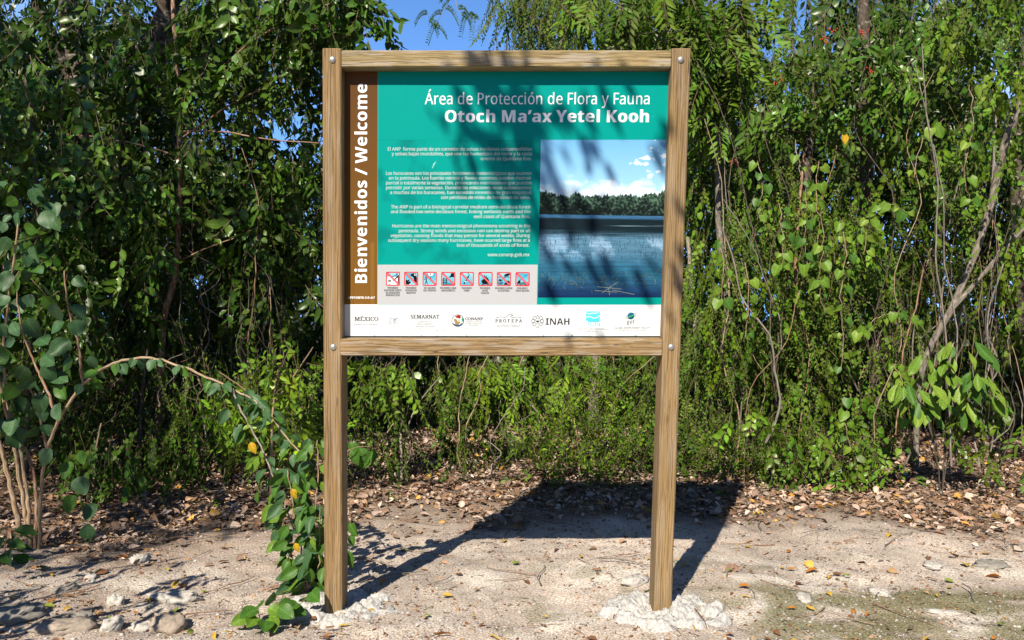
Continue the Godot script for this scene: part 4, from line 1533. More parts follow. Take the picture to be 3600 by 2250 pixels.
# A tree: trunk through the points, branches, and its leaves in clumps.
func tree(called: String, label: String, category: String, trunk: Array, r0: float, r1: float, bark_: String, branches: Array, group := "") -> Node3D:
	var base: Vector3 = trunk[0]
	base.y = ground_y(base.x, base.z) - 0.04
	var o := thing(called, label, category, base, group)
	var r := RandomNumberGenerator.new()
	r.seed = hash(label)
	var line: Array = trunk.duplicate()
	line[0] = base
	part(o, "trunk", stem_mesh(smooth_line(from_base(line, base), 6, r0 * 0.12, r), r0, r1, 10), mat[bark_])
	for b in branches:
		part(o, "branch", stem_mesh(smooth_line(from_base(b[0], base), 5, b[1] * 0.25, r), b[1], b[2], 7), mat[bark_])
	return o


# Thin stems that hang or climb, each a part of its plant.
func lianas(o: Node3D, count: int, x0: float, x1: float, z0: float, z1: float, y0: float, y1: float, seed_: int, thick := 0.006, lean := 0.5):
	var r := RandomNumberGenerator.new()
	r.seed = seed_
	var barks := ["bark_tan", "bark_grey", "bark_grey", "bark_dark", "bark_red"]
	for i in count:
		var x := r.randf_range(x0, x1)
		var z := r.randf_range(z0, z1)
		var pts := []
		var top := r.randf_range(lerpf(y0, y1, 0.45), y1)
		var bottom := y0 if r.randf() < 0.6 else r.randf_range(y0, lerpf(y0, y1, 0.35))
		var drift := r.randf_range(-lean, lean)
		var sway := r.randf_range(0.03, 0.16)
		var n := 7
		for k in n:
			var t := float(k) / (n - 1)
			pts.append(Vector3(x + drift * t * t + r.randf_range(-sway, sway), lerpf(bottom, top, t), z + r.randf_range(-sway, sway)) - o.position)
		var w := thick * pow(r.randf_range(0.2, 1.0), 2.0) * 1.45
		part(o, "stem", stem_mesh(smooth_line(pts, 4, 0.006, r), w, w * 0.6, 5), mat[barks[r.randi() % barks.size()]])


func build_forest():
	# ------------------------------------------------ left
	var o := tree("broadleaf_tree", "broad dark tree on the left with a thick leaning grey limb and glossy leaves", "tree",
		[Vector3(-4.901, -0.203, -8.600), Vector3(-4.832, 0.814, -8.600), Vector3(-4.855, 2.386, -8.600), Vector3(-4.739, 3.450, -8.600), Vector3(-4.785, 4.374, -8.600), Vector3(-4.994, 5.715, -8.600)], 0.19, 0.10, "bark_dark",
		[[[Vector3(-4.832, 2.109, -8.600), Vector3(-4.381, 2.772, -8.400), Vector3(-3.880, 3.667, -8.200), Vector3(-3.604, 4.086, -8.000), Vector3(-3.430, 4.483, -7.800), Vector3(-3.187, 5.223, -7.600)], 0.15, 0.11], [[Vector3(-4.799, 3.450, -8.600), Vector3(-4.391, 3.837, -8.333), Vector3(-3.947, 4.065, -8.067), Vector3(-3.313, 4.902, -7.800)], 0.06, 0.03], [[Vector3(-4.785, 4.051, -8.600), Vector3(-4.968, 4.623, -8.400), Vector3(-5.158, 5.342, -8.200)], 0.08, 0.05]])
	foliage(o, "glossy", [[Vector3(-4.6, 3.2, -7.6), Vector3(1.5, 1.5, 0.9), 3], [Vector3(-3.3, 4.4, -7.5), Vector3(1.3, 1.1, 0.9), 2], [Vector3(-4.9, 1.7, -7.4), Vector3(1.1, 0.9, 0.7), 2], [Vector3(-3.3, 2.2, -7.9), Vector3(1.0, 1.1, 0.6), 1.6], [Vector3(-5.6, 4.6, -8.2), Vector3(1.6, 1.6, 1.2), 2]], 900, Color(0.040, 0.105, 0.020), 101, {"size": Vector2(0.7, 1.15), "tilt": 0.8})
	lianas(o, 26, -5.0, -2.6, -8.3, -7.0, 0.3, 4.8, 111, 0.008)
	o = tree("slender_tree", "slender straight sapling with thin side branches left of the sign", "tree",
		[Vector3(-3.289, 0.012, -7.300), Vector3(-3.194, 1.387, -7.200), Vector3(-3.077, 1.929, -7.200), Vector3(-2.997, 2.763, -7.100), Vector3(-3.012, 3.602, -7.100), Vector3(-3.054, 4.251, -7.100), Vector3(-3.092, 4.938, -7.100)], 0.032, 0.018, "bark_red",
		[[[Vector3(-3.000, 3.602, -7.100), Vector3(-2.569, 3.699, -6.925), Vector3(-2.214, 3.879, -6.750), Vector3(-1.803, 4.011, -6.575), Vector3(-1.308, 4.116, -6.400)], 0.011, 0.006], [[Vector3(-2.997, 3.106, -7.100), Vector3(-2.497, 3.366, -6.933), Vector3(-2.037, 3.539, -6.767), Vector3(-1.739, 3.737, -6.600)], 0.009, 0.004], [[Vector3(-2.985, 3.182, -7.100), Vector3(-2.535, 3.135, -6.933), Vector3(-2.074, 3.030, -6.767), Vector3(-1.615, 2.963, -6.600)], 0.009, 0.004], [[Vector3(-2.993, 2.953, -7.100), Vector3(-3.290, 3.034, -7.033), Vector3(-3.596, 3.094, -6.967), Vector3(-3.932, 3.105, -6.900)], 0.009, 0.004], [[Vector3(-3.000, 2.457, -7.100), Vector3(-3.048, 2.443, -7.000), Vector3(-3.227, 2.355, -6.900)], 0.008, 0.004], [[Vector3(-3.031, 1.999, -7.100), Vector3(-2.728, 2.100, -6.950), Vector3(-2.376, 2.197, -6.800)], 0.008, 0.004]])
	foliage(o, "glossy", [[Vector3(-2.145, 4.099, -7.000), Vector3(0.85, 0.6, 0.6), 2.2], [Vector3(-1.561, 4.198, -6.600), Vector3(0.46, 0.33, 0.4), 1.2], [Vector3(-2.013, 3.439, -7.200), Vector3(0.42, 0.7, 0.5), 1.2], [Vector3(-2.551, 2.799, -7.300), Vector3(0.6, 0.7, 0.45), 1.4], [Vector3(-2.268, 2.021, -7.400), Vector3(0.5, 0.6, 0.4), 1.3], [Vector3(-3.124, 3.347, -7.000), Vector3(0.7, 0.8, 0.5), 1.0]], 480, Color(0.044, 0.112, 0.022), 102, {"size": Vector2(0.7, 1.1), "tilt": 0.6})
	lianas(o, 16, -2.9, -1.9, -7.6, -6.8, 0.4, 4.2, 112, 0.006)
	o = tree("glossy_shrub", "dark glossy shrub with shining leaves at the left edge above the bush", "shrub",
		[Vector3(-4.328, 0.035, -7.000), Vector3(-4.168, 1.136, -6.800), Vector3(-3.914, 2.375, -6.500), Vector3(-3.957, 3.462, -6.400)], 0.03, 0.014, "bark_dark", [[[Vector3(-4.149, 1.685, -6.800), Vector3(-3.704, 2.165, -6.500), Vector3(-3.267, 2.433, -6.200)], 0.012, 0.005], [[Vector3(-3.992, 2.175, -6.600), Vector3(-4.063, 2.627, -6.350), Vector3(-4.099, 2.877, -6.100)], 0.012, 0.005]])
	foliage(o, "glossy", [[Vector3(-3.914, 2.829, -6.500), Vector3(0.75, 0.9, 0.45), 2], [Vector3(-3.473, 2.197, -6.800), Vector3(0.6, 0.7, 0.4), 1.6], [Vector3(-3.957, 1.604, -6.400), Vector3(0.6, 0.6, 0.4), 1.2]], 330, Color(0.05, 0.13, 0.03), 103, {"size": Vector2(0.65, 1.0), "tilt": 0.7})
	o = tree("understorey_bush", "shaded bush of thin stems and drooping leaves under the left trees", "bush",
		[Vector3(-3.312, -0.003, -7.000), Vector3(-3.293, 0.750, -7.000), Vector3(-3.237, 1.239, -7.000)], 0.018, 0.008, "bark_dark", [])
	foliage(o, "strand", [[Vector3(-3.406, 0.806, -7.200), Vector3(0.95, 0.75, 0.5), 2], [Vector3(-4.098, 0.907, -7.400), Vector3(0.7, 0.8, 0.4), 1.2], [Vector3(-2.745, 1.106, -7.400), Vector3(0.7, 0.8, 0.45), 1.5], [Vector3(-3.187, 1.709, -7.600), Vector3(0.9, 0.7, 0.4), 1.2]], 330, Color(0.052, 0.125, 0.022), 104, {"size": Vector2(0.5, 0.95)})
	lianas(o, 30, -4.0, -2.0, -7.6, -6.6, 0.1, 2.4, 113, 0.007)
	o = tree("sunlit_bush", "sunlit green bush with pointed leaves left of the sign behind the arching stem", "bush",
		[Vector3(-1.900, 0.267, -6.200), Vector3(-1.853, 0.745, -6.100), Vector3(-1.774, 1.145, -6.000)], 0.014, 0.006, "bark_tan", [[[Vector3(-1.853, 0.680, -6.100), Vector3(-2.000, 0.919, -6.000), Vector3(-2.189, 1.087, -5.900)], 0.008, 0.004], [[Vector3(-1.837, 0.844, -6.100), Vector3(-1.631, 1.083, -5.950), Vector3(-1.466, 1.280, -5.800)], 0.008, 0.004]])
	foliage(o, "glossy", [[Vector3(-1.677, 1.209, -6.000), Vector3(0.22, 0.2, 0.2), 1.3], [Vector3(-2.303, 0.721, -6.300), Vector3(0.35, 0.22, 0.2), 1.5], [Vector3(-1.900, 0.567, -6.200), Vector3(0.40, 0.22, 0.25), 1.0]], 75, Color(0.12, 0.25, 0.035), 105, {"size": Vector2(0.5, 0.75), "tilt": 1.0})
	foliage(o, "small", [[Vector3(-2.237, 0.503, -6.400), Vector3(0.6, 0.25, 0.3), 1.5], [Vector3(-1.952, 0.685, -6.600), Vector3(0.5, 0.4, 0.3), 1.2]], 110, Color(0.09, 0.20, 0.03), 106, {"up": 0.6, "size": Vector2(0.6, 1.1)})
	o = tree("low_shade_bush", "low dark bush in deep shade right of the left shrub's stems", "bush",
		[Vector3(-3.406, 0.055, -6.400), Vector3(-3.389, 0.365, -6.400), Vector3(-3.338, 0.640, -6.400)], 0.012, 0.006, "bark_tan", [])
	foliage(o, "heart", [[Vector3(-3.218, 0.349, -6.300), Vector3(0.45, 0.25, 0.25), 1.5], [Vector3(-3.774, 0.453, -6.500), Vector3(0.4, 0.4, 0.3), 1.0], [Vector3(-2.954, 0.385, -6.700), Vector3(0.45, 0.3, 0.25), 1.0]], 60, Color(0.05, 0.13, 0.03), 107, {"size": Vector2(0.6, 1.0)})

	# ------------------------------------------------ middle, behind the sign
	o = tree("vine_draped_tree", "tree crown hung with dense fine vines above the top rail", "tree",
		[Vector3(0.960, -0.056, -9.400), Vector3(1.050, 1.760, -9.300), Vector3(1.187, 3.735, -9.200), Vector3(1.335, 5.516, -9.200)], 0.11, 0.06, "bark_grey", [[[Vector3(1.187, 3.735, -9.200), Vector3(0.622, 4.332, -8.900), Vector3(0.185, 4.791, -8.600)], 0.04, 0.02], [[Vector3(1.237, 4.032, -9.200), Vector3(1.684, 4.588, -8.950), Vector3(2.011, 5.016, -8.700)], 0.04, 0.02]])
	foliage(o, "strand", [[Vector3(0.568, 4.868, -8.800), Vector3(0.55, 0.55, 0.5), 1.8], [Vector3(1.277, 5.104, -8.800), Vector3(0.9, 0.9, 0.6), 2.4], [Vector3(0.142, 5.293, -8.800), Vector3(0.42, 0.5, 0.4), 1.2], [Vector3(0.000, 4.762, -8.900), Vector3(0.14, 0.5, 0.2), 0.35], [Vector3(1.694, 3.445, -9.000), Vector3(0.9, 1.2, 0.5), 2], [Vector3(0.445, 3.142, -9.200), Vector3(1.0, 1.3, 0.5), 1.5]], 560, Color(0.06, 0.135, 0.026), 121, {"size": Vector2(0.45, 0.8), "tilt": 0.35})
	lianas(o, 12, 0.0, 2.0, -9.2, -8.6, 1.0, 4.6, 131, 0.006)
	o = tree("pinnate_tree", "light green tree with narrow feathered leaflets above the right post", "tree",
		[Vector3(2.343, 0.123, -8.300), Vector3(2.292, 1.286, -8.200), Vector3(2.134, 2.334, -8.100), Vector3(2.065, 3.441, -8.000), Vector3(1.849, 4.990, -8.000)], 0.045, 0.02, "bark_grey", [[[Vector3(2.065, 3.441, -8.000), Vector3(1.649, 4.085, -7.867), Vector3(1.206, 4.457, -7.733), Vector3(0.735, 4.651, -7.600)], 0.02, 0.008], [[Vector3(2.065, 3.355, -8.000), Vector3(2.237, 3.827, -7.850), Vector3(2.401, 4.361, -7.700)], 0.018, 0.008]])
	foliage(o, "lance", [[Vector3(1.594, 4.406, -7.600), Vector3(0.55, 0.5, 0.4), 2], [Vector3(0.927, 4.528, -7.500), Vector3(0.5, 0.30, 0.35), 1.1], [Vector3(2.002, 4.079, -7.600), Vector3(0.33, 0.7, 0.4), 1.8], [Vector3(1.946, 3.533, -7.700), Vector3(0.22, 0.4, 0.3), 0.8], [Vector3(2.166, 4.651, -7.600), Vector3(0.5, 0.5, 0.4), 1.0]], 330, Color(0.075, 0.17, 0.03), 122, {"size": Vector2(0.7, 1.15), "tilt": 0.7})
	o = tree("drooping_shrub", "thicket of drooping leafy stems under the left half of the sign", "shrub",
		[Vector3(-0.965, 0.167, -6.900), Vector3(-0.983, 0.649, -6.900), Vector3(-1.039, 1.057, -6.900)], 0.014, 0.007, "bark_pale", [[[Vector3(-0.965, 0.389, -6.900), Vector3(-0.823, 0.734, -6.800), Vector3(-0.612, 0.997, -6.700)], 0.008, 0.004]])
	foliage(o, "strand", [[Vector3(-0.978, 0.750, -7.000), Vector3(0.55, 0.50, 0.35), 2], [Vector3(-0.348, 0.806, -7.200), Vector3(0.5, 0.5, 0.35), 1.5], [Vector3(-1.298, 0.575, -6.900), Vector3(0.3, 0.4, 0.25), 0.8]], 130, Color(0.07, 0.16, 0.03), 123, {"size": Vector2(0.4, 0.75)})
	foliage(o, "glossy", [[Vector3(-0.804, 0.954, -6.800), Vector3(0.4, 0.25, 0.2), 1], [Vector3(-1.280, 1.027, -6.800), Vector3(0.2, 0.2, 0.2), 0.5]], 36, Color(0.09, 0.20, 0.03), 133, {"size": Vector2(0.5, 0.8)})
	lianas(o, 22, -1.5, 0.2, -7.3, -6.7, 0.05, 1.6, 132, 0.006, 0.7)
	o = tree("feathery_bush", "bright feathery bush with tiny leaves below the middle of the bottom rail", "bush",
		[Vector3(0.602, 0.110, -7.000), Vector3(0.583, 0.411, -7.000), Vector3(0.527, 0.712, -7.000)], 0.012, 0.005, "bark_tan", [])
	foliage(o, "small", [[Vector3(0.482, 0.352, -6.900), Vector3(0.45, 0.28, 0.3), 2], [Vector3(0.853, 0.260, -6.900), Vector3(0.4, 0.22, 0.25), 1.4], [Vector3(0.697, 0.690, -7.200), Vector3(0.45, 0.4, 0.3), 1.2]], 150, Color(0.10, 0.22, 0.03), 124, {"up": 0.7, "size": Vector2(0.5, 0.9), "tilt": 0.9})
	o = tree("dark_thicket", "dark leafy thicket in shade under the right half of the sign", "thicket",
		[Vector3(0.172, 0.086, -8.000), Vector3(0.129, 0.603, -8.000), Vector3(0.086, 1.205, -8.000)], 0.02, 0.01, "bark_dark", [])
	foliage(o, "heart", [[Vector3(-0.042, 0.625, -7.800), Vector3(0.8, 0.6, 0.4), 2], [Vector3(1.103, 0.810, -7.600), Vector3(0.6, 0.6, 0.4), 1.6], [Vector3(1.392, 0.469, -7.400), Vector3(0.4, 0.4, 0.3), 1]], 190, Color(0.05, 0.125, 0.025), 125, {"size": Vector2(0.5, 0.9)})
	foliage(o, "lance", [[Vector3(0.484, 0.899, -7.500), Vector3(0.6, 0.35, 0.3), 1], [Vector3(-0.157, 0.954, -7.300), Vector3(0.3, 0.25, 0.2), 0.6]], 70, Color(0.09, 0.20, 0.03), 126, {"size": Vector2(0.5, 0.9)})
	lianas(o, 16, -0.3, 1.7, -7.9, -7.2, 0.05, 2.0, 134, 0.006, 0.6)

	# ------------------------------------------------ right
	o = tree("heart_leaf_vine", "tangled curtain of heart leaved vines and thin stems right of the sign", "vine",
		[Vector3(2.745, 0.072, -7.400), Vector3(2.669, 0.915, -7.300), Vector3(2.594, 1.929, -7.200), Vector3(2.671, 3.013, -7.200)], 0.024, 0.012, "bark_red", [])
	foliage(o, "heart", [[Vector3(2.671, 2.239, -7.200), Vector3(0.7, 0.8, 0.4), 2], [Vector3(2.237, 1.464, -7.300), Vector3(0.6, 0.9, 0.4), 1.8], [Vector3(3.019, 1.116, -7.200), Vector3(0.6, 0.7, 0.4), 1.6], [Vector3(2.218, 2.593, -7.500), Vector3(0.6, 0.9, 0.4), 1.4], [Vector3(3.415, 2.485, -7.300), Vector3(0.6, 0.8, 0.4), 1.4]], 330, Color(0.075, 0.175, 0.025), 141, {"size": Vector2(0.45, 0.95), "tilt": 0.5})
	foliage(o, "strand", [[Vector3(2.442, 1.712, -7.700), Vector3(0.8, 1.4, 0.4), 2.4], [Vector3(3.270, 1.712, -7.700), Vector3(0.9, 1.4, 0.4), 2.2], [Vector3(2.056, 0.899, -7.500), Vector3(0.5, 0.8, 0.4), 1.3], [Vector3(4.016, 2.291, -7.700), Vector3(0.8, 1.1, 0.4), 1.6]], 420, Color(0.06, 0.145, 0.022), 142, {"size": Vector2(0.4, 0.75), "tilt": 0.3})
	foliage(o, "small", [[Vector3(2.409, 1.314, -7.000), Vector3(1.0, 1.3, 0.35), 2], [Vector3(3.206, 1.999, -7.100), Vector3(1.0, 1.2, 0.35), 2]], 210, Color(0.08, 0.18, 0.03), 143, {"size": Vector2(0.45, 0.8)})
	lianas(o, 58, 1.85, 4.3, -7.7, -6.6, 0.05, 3.8, 151, 0.008, 0.8)
	heart_strands(o)
	o = tree("red_berried_shrub", "broad leaved shrub with clusters of red berries at the upper right", "shrub",
		[Vector3(3.695, 0.019, -7.900), Vector3(3.565, 1.715, -7.800), Vector3(3.412, 3.343, -7.600), Vector3(3.391, 4.324, -7.600), Vector3(3.400, 5.141, -7.600)], 0.075, 0.05, "bark_dark", [[[Vector3(3.412, 3.221, -7.600), Vector3(3.061, 3.584, -7.300), Vector3(2.597, 3.761, -7.000)], 0.014, 0.006], [[Vector3(3.412, 3.343, -7.600), Vector3(3.572, 3.741, -7.300), Vector3(3.726, 3.911, -7.000)], 0.016, 0.006], [[Vector3(3.412, 2.853, -7.600), Vector3(2.964, 3.124, -7.350), Vector3(2.405, 3.221, -7.100)], 0.014, 0.006]])
	foliage(o, "glossy", [[Vector3(2.823, 3.685, -7.000), Vector3(0.55, 0.35, 0.35), 1.6], [Vector3(3.312, 3.535, -7.000), Vector3(0.5, 0.45, 0.35), 1.6], [Vector3(2.558, 3.259, -7.100), Vector3(0.5, 0.3, 0.3), 1.0], [Vector3(3.832, 3.129, -7.200), Vector3(0.5, 0.6, 0.35), 1.2], [Vector3(3.620, 4.408, -7.400), Vector3(0.35, 0.4, 0.3), 0.6]], 190, Color(0.06, 0.15, 0.03), 144, {"size": Vector2(0.5, 0.85), "tilt": 0.8})
	berries(o)
	o = tree("leaning_tree", "pale leaning trunk rising to the right edge of the picture", "tree",
		[Vector3(3.697, 0.206, -7.200), Vector3(3.657, 0.701, -7.100), Vector3(3.688, 1.164, -7.000), Vector3(3.840, 1.558, -6.900), Vector3(3.985, 2.014, -6.800), Vector3(4.088, 2.510, -6.700), Vector3(4.123, 2.921, -6.600), Vector3(4.211, 3.301, -6.500), Vector3(4.370, 3.875, -6.400), Vector3(4.542, 4.597, -6.400)], 0.026, 0.034, "bark_grey", [[[Vector3(3.840, 1.558, -6.900), Vector3(4.075, 1.902, -6.767), Vector3(4.244, 2.179, -6.633), Vector3(4.403, 2.375, -6.500)], 0.022, 0.014], [[Vector3(4.088, 2.510, -6.700), Vector3(4.144, 3.135, -6.750), Vector3(4.234, 3.805, -6.800)], 0.012, 0.008]])
	foliage(o, "heart", [[Vector3(3.974, 3.914, -6.600), Vector3(0.5, 0.5, 0.4), 1.5], [Vector3(4.031, 3.194, -6.300), Vector3(0.35, 0.5, 0.35), 1.0], [Vector3(4.438, 4.262, -6.500), Vector3(0.9, 0.8, 0.6), 2], [Vector3(4.116, 1.963, -6.600), Vector3(0.4, 0.7, 0.3), 0.7], [Vector3(4.435, 2.388, -6.600), Vector3(0.5, 1.2, 0.4), 1.5]], 260, Color(0.085, 0.19, 0.035), 145, {"size": Vector2(0.5, 1.0)})
	lianas(o, 26, 3.5, 4.7, -7.0, -6.2, 0.3, 4.0, 152, 0.007, 0.5)
	o = tree("white_trunk_tree", "slim pale mottled trunk just right of the right post", "tree",
		[Vector3(2.219, 0.583, -8.600), Vector3(2.289, 0.953, -8.600), Vector3(2.322, 1.736, -8.500), Vector3(2.294, 2.376, -8.500), Vector3(2.262, 3.198, -8.500), Vector3(2.422, 4.386, -8.500)], 0.04, 0.025, "bark_pale", [])
	foliage(o, "strand", [[Vector3(2.451, 3.588, -8.600), Vector3(0.8, 1.1, 0.4), 2], [Vector3(3.005, 4.421, -8.600), Vector3(0.7, 0.9, 0.4), 1.2], [Vector3(2.385, 2.023, -8.700), Vector3(0.7, 1.2, 0.3), 1.5]], 330, Color(0.075, 0.17, 0.03), 146, {"size": Vector2(0.4, 0.75), "tilt": 0.3})
	o = tree("white_trunk_tree", "second thin pale trunk hard against the right post's right side", "tree",
		[Vector3(1.987, 0.423, -8.400), Vector3(1.978, 0.830, -8.400), Vector3(1.942, 1.552, -8.400), Vector3(1.874, 2.365, -8.400)], 0.03, 0.02, "bark_pale", [])
	foliage(o, "small", [[Vector3(2.028, 1.286, -8.200), Vector3(0.5, 1.0, 0.3), 1]], 100, Color(0.06, 0.15, 0.03), 147, {"size": Vector2(0.5, 0.9)})
	o = tree("roadside_herbs", "low weedy herbs and runners along the foot of the right thicket", "herbs",
		[Vector3(2.189, 0.130, -6.900), Vector3(2.189, 0.278, -6.900)], 0.006, 0.003, "bark_tan", [])
	foliage(o, "herb", [[Vector3(2.011, 0.295, -6.800), Vector3(0.5, 0.22, 0.25), 1.5], [Vector3(2.705, 0.332, -6.800), Vector3(0.5, 0.25, 0.25), 1.2], [Vector3(3.278, 0.385, -6.700), Vector3(0.5, 0.2, 0.25), 0.9], [Vector3(1.632, 0.389, -6.900), Vector3(0.2, 0.3, 0.2), 0.7]], 80, Color(0.09, 0.20, 0.035), 148, {"up": 0.8, "low": 0.03, "tilt": 1.0, "size": Vector2(0.5, 1.0)})
	foliage(o, "glossy", [[Vector3(2.666, 0.421, -6.700), Vector3(0.5, 0.22, 0.2), 1.2], [Vector3(2.047, 0.515, -6.800), Vector3(0.4, 0.25, 0.2), 0.6], [Vector3(3.923, 0.606, -6.400), Vector3(0.45, 0.3, 0.2), 1]], 70, Color(0.085, 0.19, 0.03), 149, {"size": Vector2(0.4, 0.8)})
	big_leaf_shrub()

	# ------------------------------------------------ behind it all
	for k in [[-7.2, -9.6, 0.16, "dark trunk standing behind the left edge of the forest"], [-2.3, -10.4, 0.10, "dark trunk deep in the forest left of the sign"], [0.5, -11.0, 0.12, "dark trunk deep in the forest behind the sign"], [3.6, -9.6, 0.085, "dark crooked trunk behind the vine curtain on the right"], [5.9, -9.2, 0.12, "dark trunk behind the right edge of the forest"]]:
		o = tree("forest_tree", k[3], "tree", [Vector3(k[0], 0, k[1]), Vector3(k[0] + 0.12, 1.4, k[1]), Vector3(k[0] - 0.05, 3.2, k[1] + 0.1), Vector3(k[0] + 0.3, 6.0, k[1])], k[2], k[2] * 0.6, "bark_dark", [], "trees deep in the forest")
		foliage(o, "glossy", [[Vector3(k[0], 4.6, k[1]), Vector3(1.6, 1.3, 0.9), 1]] if absf(k[0]) > 3 else [[Vector3(k[0], 2.6, k[1]), Vector3(1.7, 0.9, 0.9), 1]], 200, Color(0.05, 0.12, 0.025), int(k[0] * 10) + 300)
	var mass := thing("forest_undergrowth", "dense dark mass of leaves deeper in the forest behind everything", "undergrowth")
	mass.set_meta("kind", "stuff")
	var clumps := []
	var r := RandomNumberGenerator.new()
	r.seed = 909
	for i in 40:
		var x := -12.0 + 24.0 * i / 39.0
		for level in 6:
			var y := 0.8 + 1.15 * level + r.randf_range(-0.25, 0.25)
			var z := -9.2 - 0.45 * level - r.randf_range(0.0, 1.4)
			var share := 1.0
			if x > -2.9 and x < 0.5 and y > 4.2:
				continue   # the open gap in the canopy
			if x > 3.2 and x < 4.9 and y > 5.0:
				continue
			if x > -4.2 and x < -2.6 and y > 3.2:
				share = 0.45
			if x < 0.0 and y > 5.8:
				share *= 0.6
			clumps.append([Vector3(x, y, z), Vector3(0.9, 0.85, 0.7), share])
	foliage(mass, "glossy", clumps, 7000, Color(0.034, 0.085, 0.018), 161, {"size": Vector2(0.7, 1.3), "vary": 0.5})
	foliage(mass, "strand", clumps, 5000, Color(0.042, 0.10, 0.02), 162, {"size": Vector2(0.6, 1.0), "vary": 0.5})
	var far := []
	for i in 26:
		for level in 4:
			if level < 3 or absf(i - 11.0) > 2.0:
				far.append([Vector3(-19.0 + 1.5 * i, 0.7 + 1.5 * level, -15.5 - r.randf_range(0.0, 2.0)), Vector3(1.3, 1.1, 0.8), 1.0])
	foliage(mass, "glossy", far, 2600, Color(0.034, 0.085, 0.018), 164, {"size": Vector2(1.6, 2.6), "vary": 0.5})
	foliage(mass, "small", clumps, 4000, Color(0.05, 0.12, 0.022), 163, {"size": Vector2(0.8, 1.4), "vary": 0.5})
	overhead()


# Strands of large heart leaves, each leaf its own part.
func heart_strands(o: Node3D):
	var r := RandomNumberGenerator.new()
	r.seed = 500
	var meshes := single_leaves("heart")
	var lines := [[Vector3(2.413, 3.015, -6.700), Vector3(2.440, 2.758, -6.675), Vector3(2.485, 2.503, -6.650), Vector3(2.458, 2.178, -6.625), Vector3(2.484, 1.892, -6.600)], [Vector3(2.573, 2.814, -6.600), Vector3(2.545, 2.456, -6.575), Vector3(2.588, 2.170, -6.550), Vector3(2.543, 1.817, -6.525), Vector3(2.586, 1.536, -6.500)], [Vector3(2.202, 2.445, -6.500), Vector3(2.219, 2.160, -6.450), Vector3(2.188, 1.879, -6.400)], [Vector3(2.768, 2.317, -6.600), Vector3(2.782, 2.029, -6.550), Vector3(2.708, 1.676, -6.500), Vector3(2.722, 1.362, -6.450), Vector3(2.667, 1.053, -6.400)], [Vector3(2.945, 2.034, -6.600), Vector3(2.966, 2.313, -6.567), Vector3(3.091, 2.449, -6.533), Vector3(3.250, 2.375, -6.500)], [Vector3(2.822, 1.363, -6.400), Vector3(2.925, 1.466, -6.400), Vector3(3.097, 1.535, -6.400), Vector3(3.269, 1.466, -6.400)], [Vector3(1.952, 1.963, -6.600), Vector3(1.972, 1.677, -6.550), Vector3(1.922, 1.326, -6.500)], [Vector3(3.145, 1.117, -6.500), Vector3(3.199, 0.979, -6.467), Vector3(3.217, 0.740, -6.433), Vector3(3.166, 0.434, -6.400)], [Vector3(1.739, 2.175, -6.600), Vector3(1.761, 1.888, -6.550), Vector3(1.726, 1.606, -6.500)], [Vector3(3.600, 3.333, -6.200), Vector3(3.633, 3.000, -6.200), Vector3(3.567, 2.667, -6.200), Vector3(3.600, 2.433, -6.200)], [Vector3(2.796, 0.872, -6.500), Vector3(2.740, 0.634, -6.450), Vector3(2.753, 0.434, -6.400)], [Vector3(2.089, 2.834, -6.700), Vector3(2.109, 2.610, -6.650), Vector3(2.058, 2.317, -6.600)], [Vector3(3.320, 2.654, -6.500), Vector3(3.390, 2.969, -6.500), Vector3(3.565, 3.143, -6.500)]]
	for line in lines:
		var path := smooth_line(from_base(line, o.position), 5, 0.012, r)
		part(o, "stem", stem_mesh(path, 0.004, 0.002, 5), mat.bark_tan)
		for i in range(1, path.size(), 2):
			for s in [-1.0, 1.0]:
				if r.randf() < 0.15:
					continue
				var y := Vector3(s * r.randf_range(0.2, 0.9), -1.0, r.randf_range(0.0, 0.5))
				var l := part(o, "leaf", meshes[r.randi() % 5], [mat.leaf_bright, mat.leaf_bright, mat.leaf_green, mat.leaf_lime][r.randi() % 4])
				var p: Vector3 = path[i] + Vector3(s * 0.03, 0.0, 0.02)
				l.transform = Transform3D(facing(y, Vector3(-0.1, 0.3, 0.8) + rv(r, 0.85), 0.04 + 0.065 * r.randf()), p)
	# one yellowing leaf
	var yellow := part(o, "leaf", meshes[1], mat.leaf_yellow)
	yellow.transform = Transform3D(facing(Vector3(0.1, -1, 0.1), Vector3(0.2, 0.2, 1), 0.075), Vector3(2.743, 3.004, -6.500) - o.position)
	yellow.set_meta("label", "yellow leaf hanging among the green ones")


func berries(o: Node3D):
	var r := RandomNumberGenerator.new()
	r.seed = 31
	var ball := SphereMesh.new()
	ball.radius = 0.007
	ball.height = 0.014
	ball.radial_segments = 8
	ball.rings = 5
	for at in [Vector3(2.730, 3.944, -6.700), Vector3(2.666, 3.861, -6.700), Vector3(2.990, 3.922, -6.700), Vector3(3.033, 3.609, -6.700), Vector3(2.303, 3.549, -6.800), Vector3(1.976, 2.880, -7.000)]:
		var st := begin()
		for i in 9:
			st.append_from(ball, 0, Transform3D(Basis(), rv(r, 0.035)))
		var b := part(o, "berry_cluster", st.commit(), mat.berry)
		b.position = at - o.position


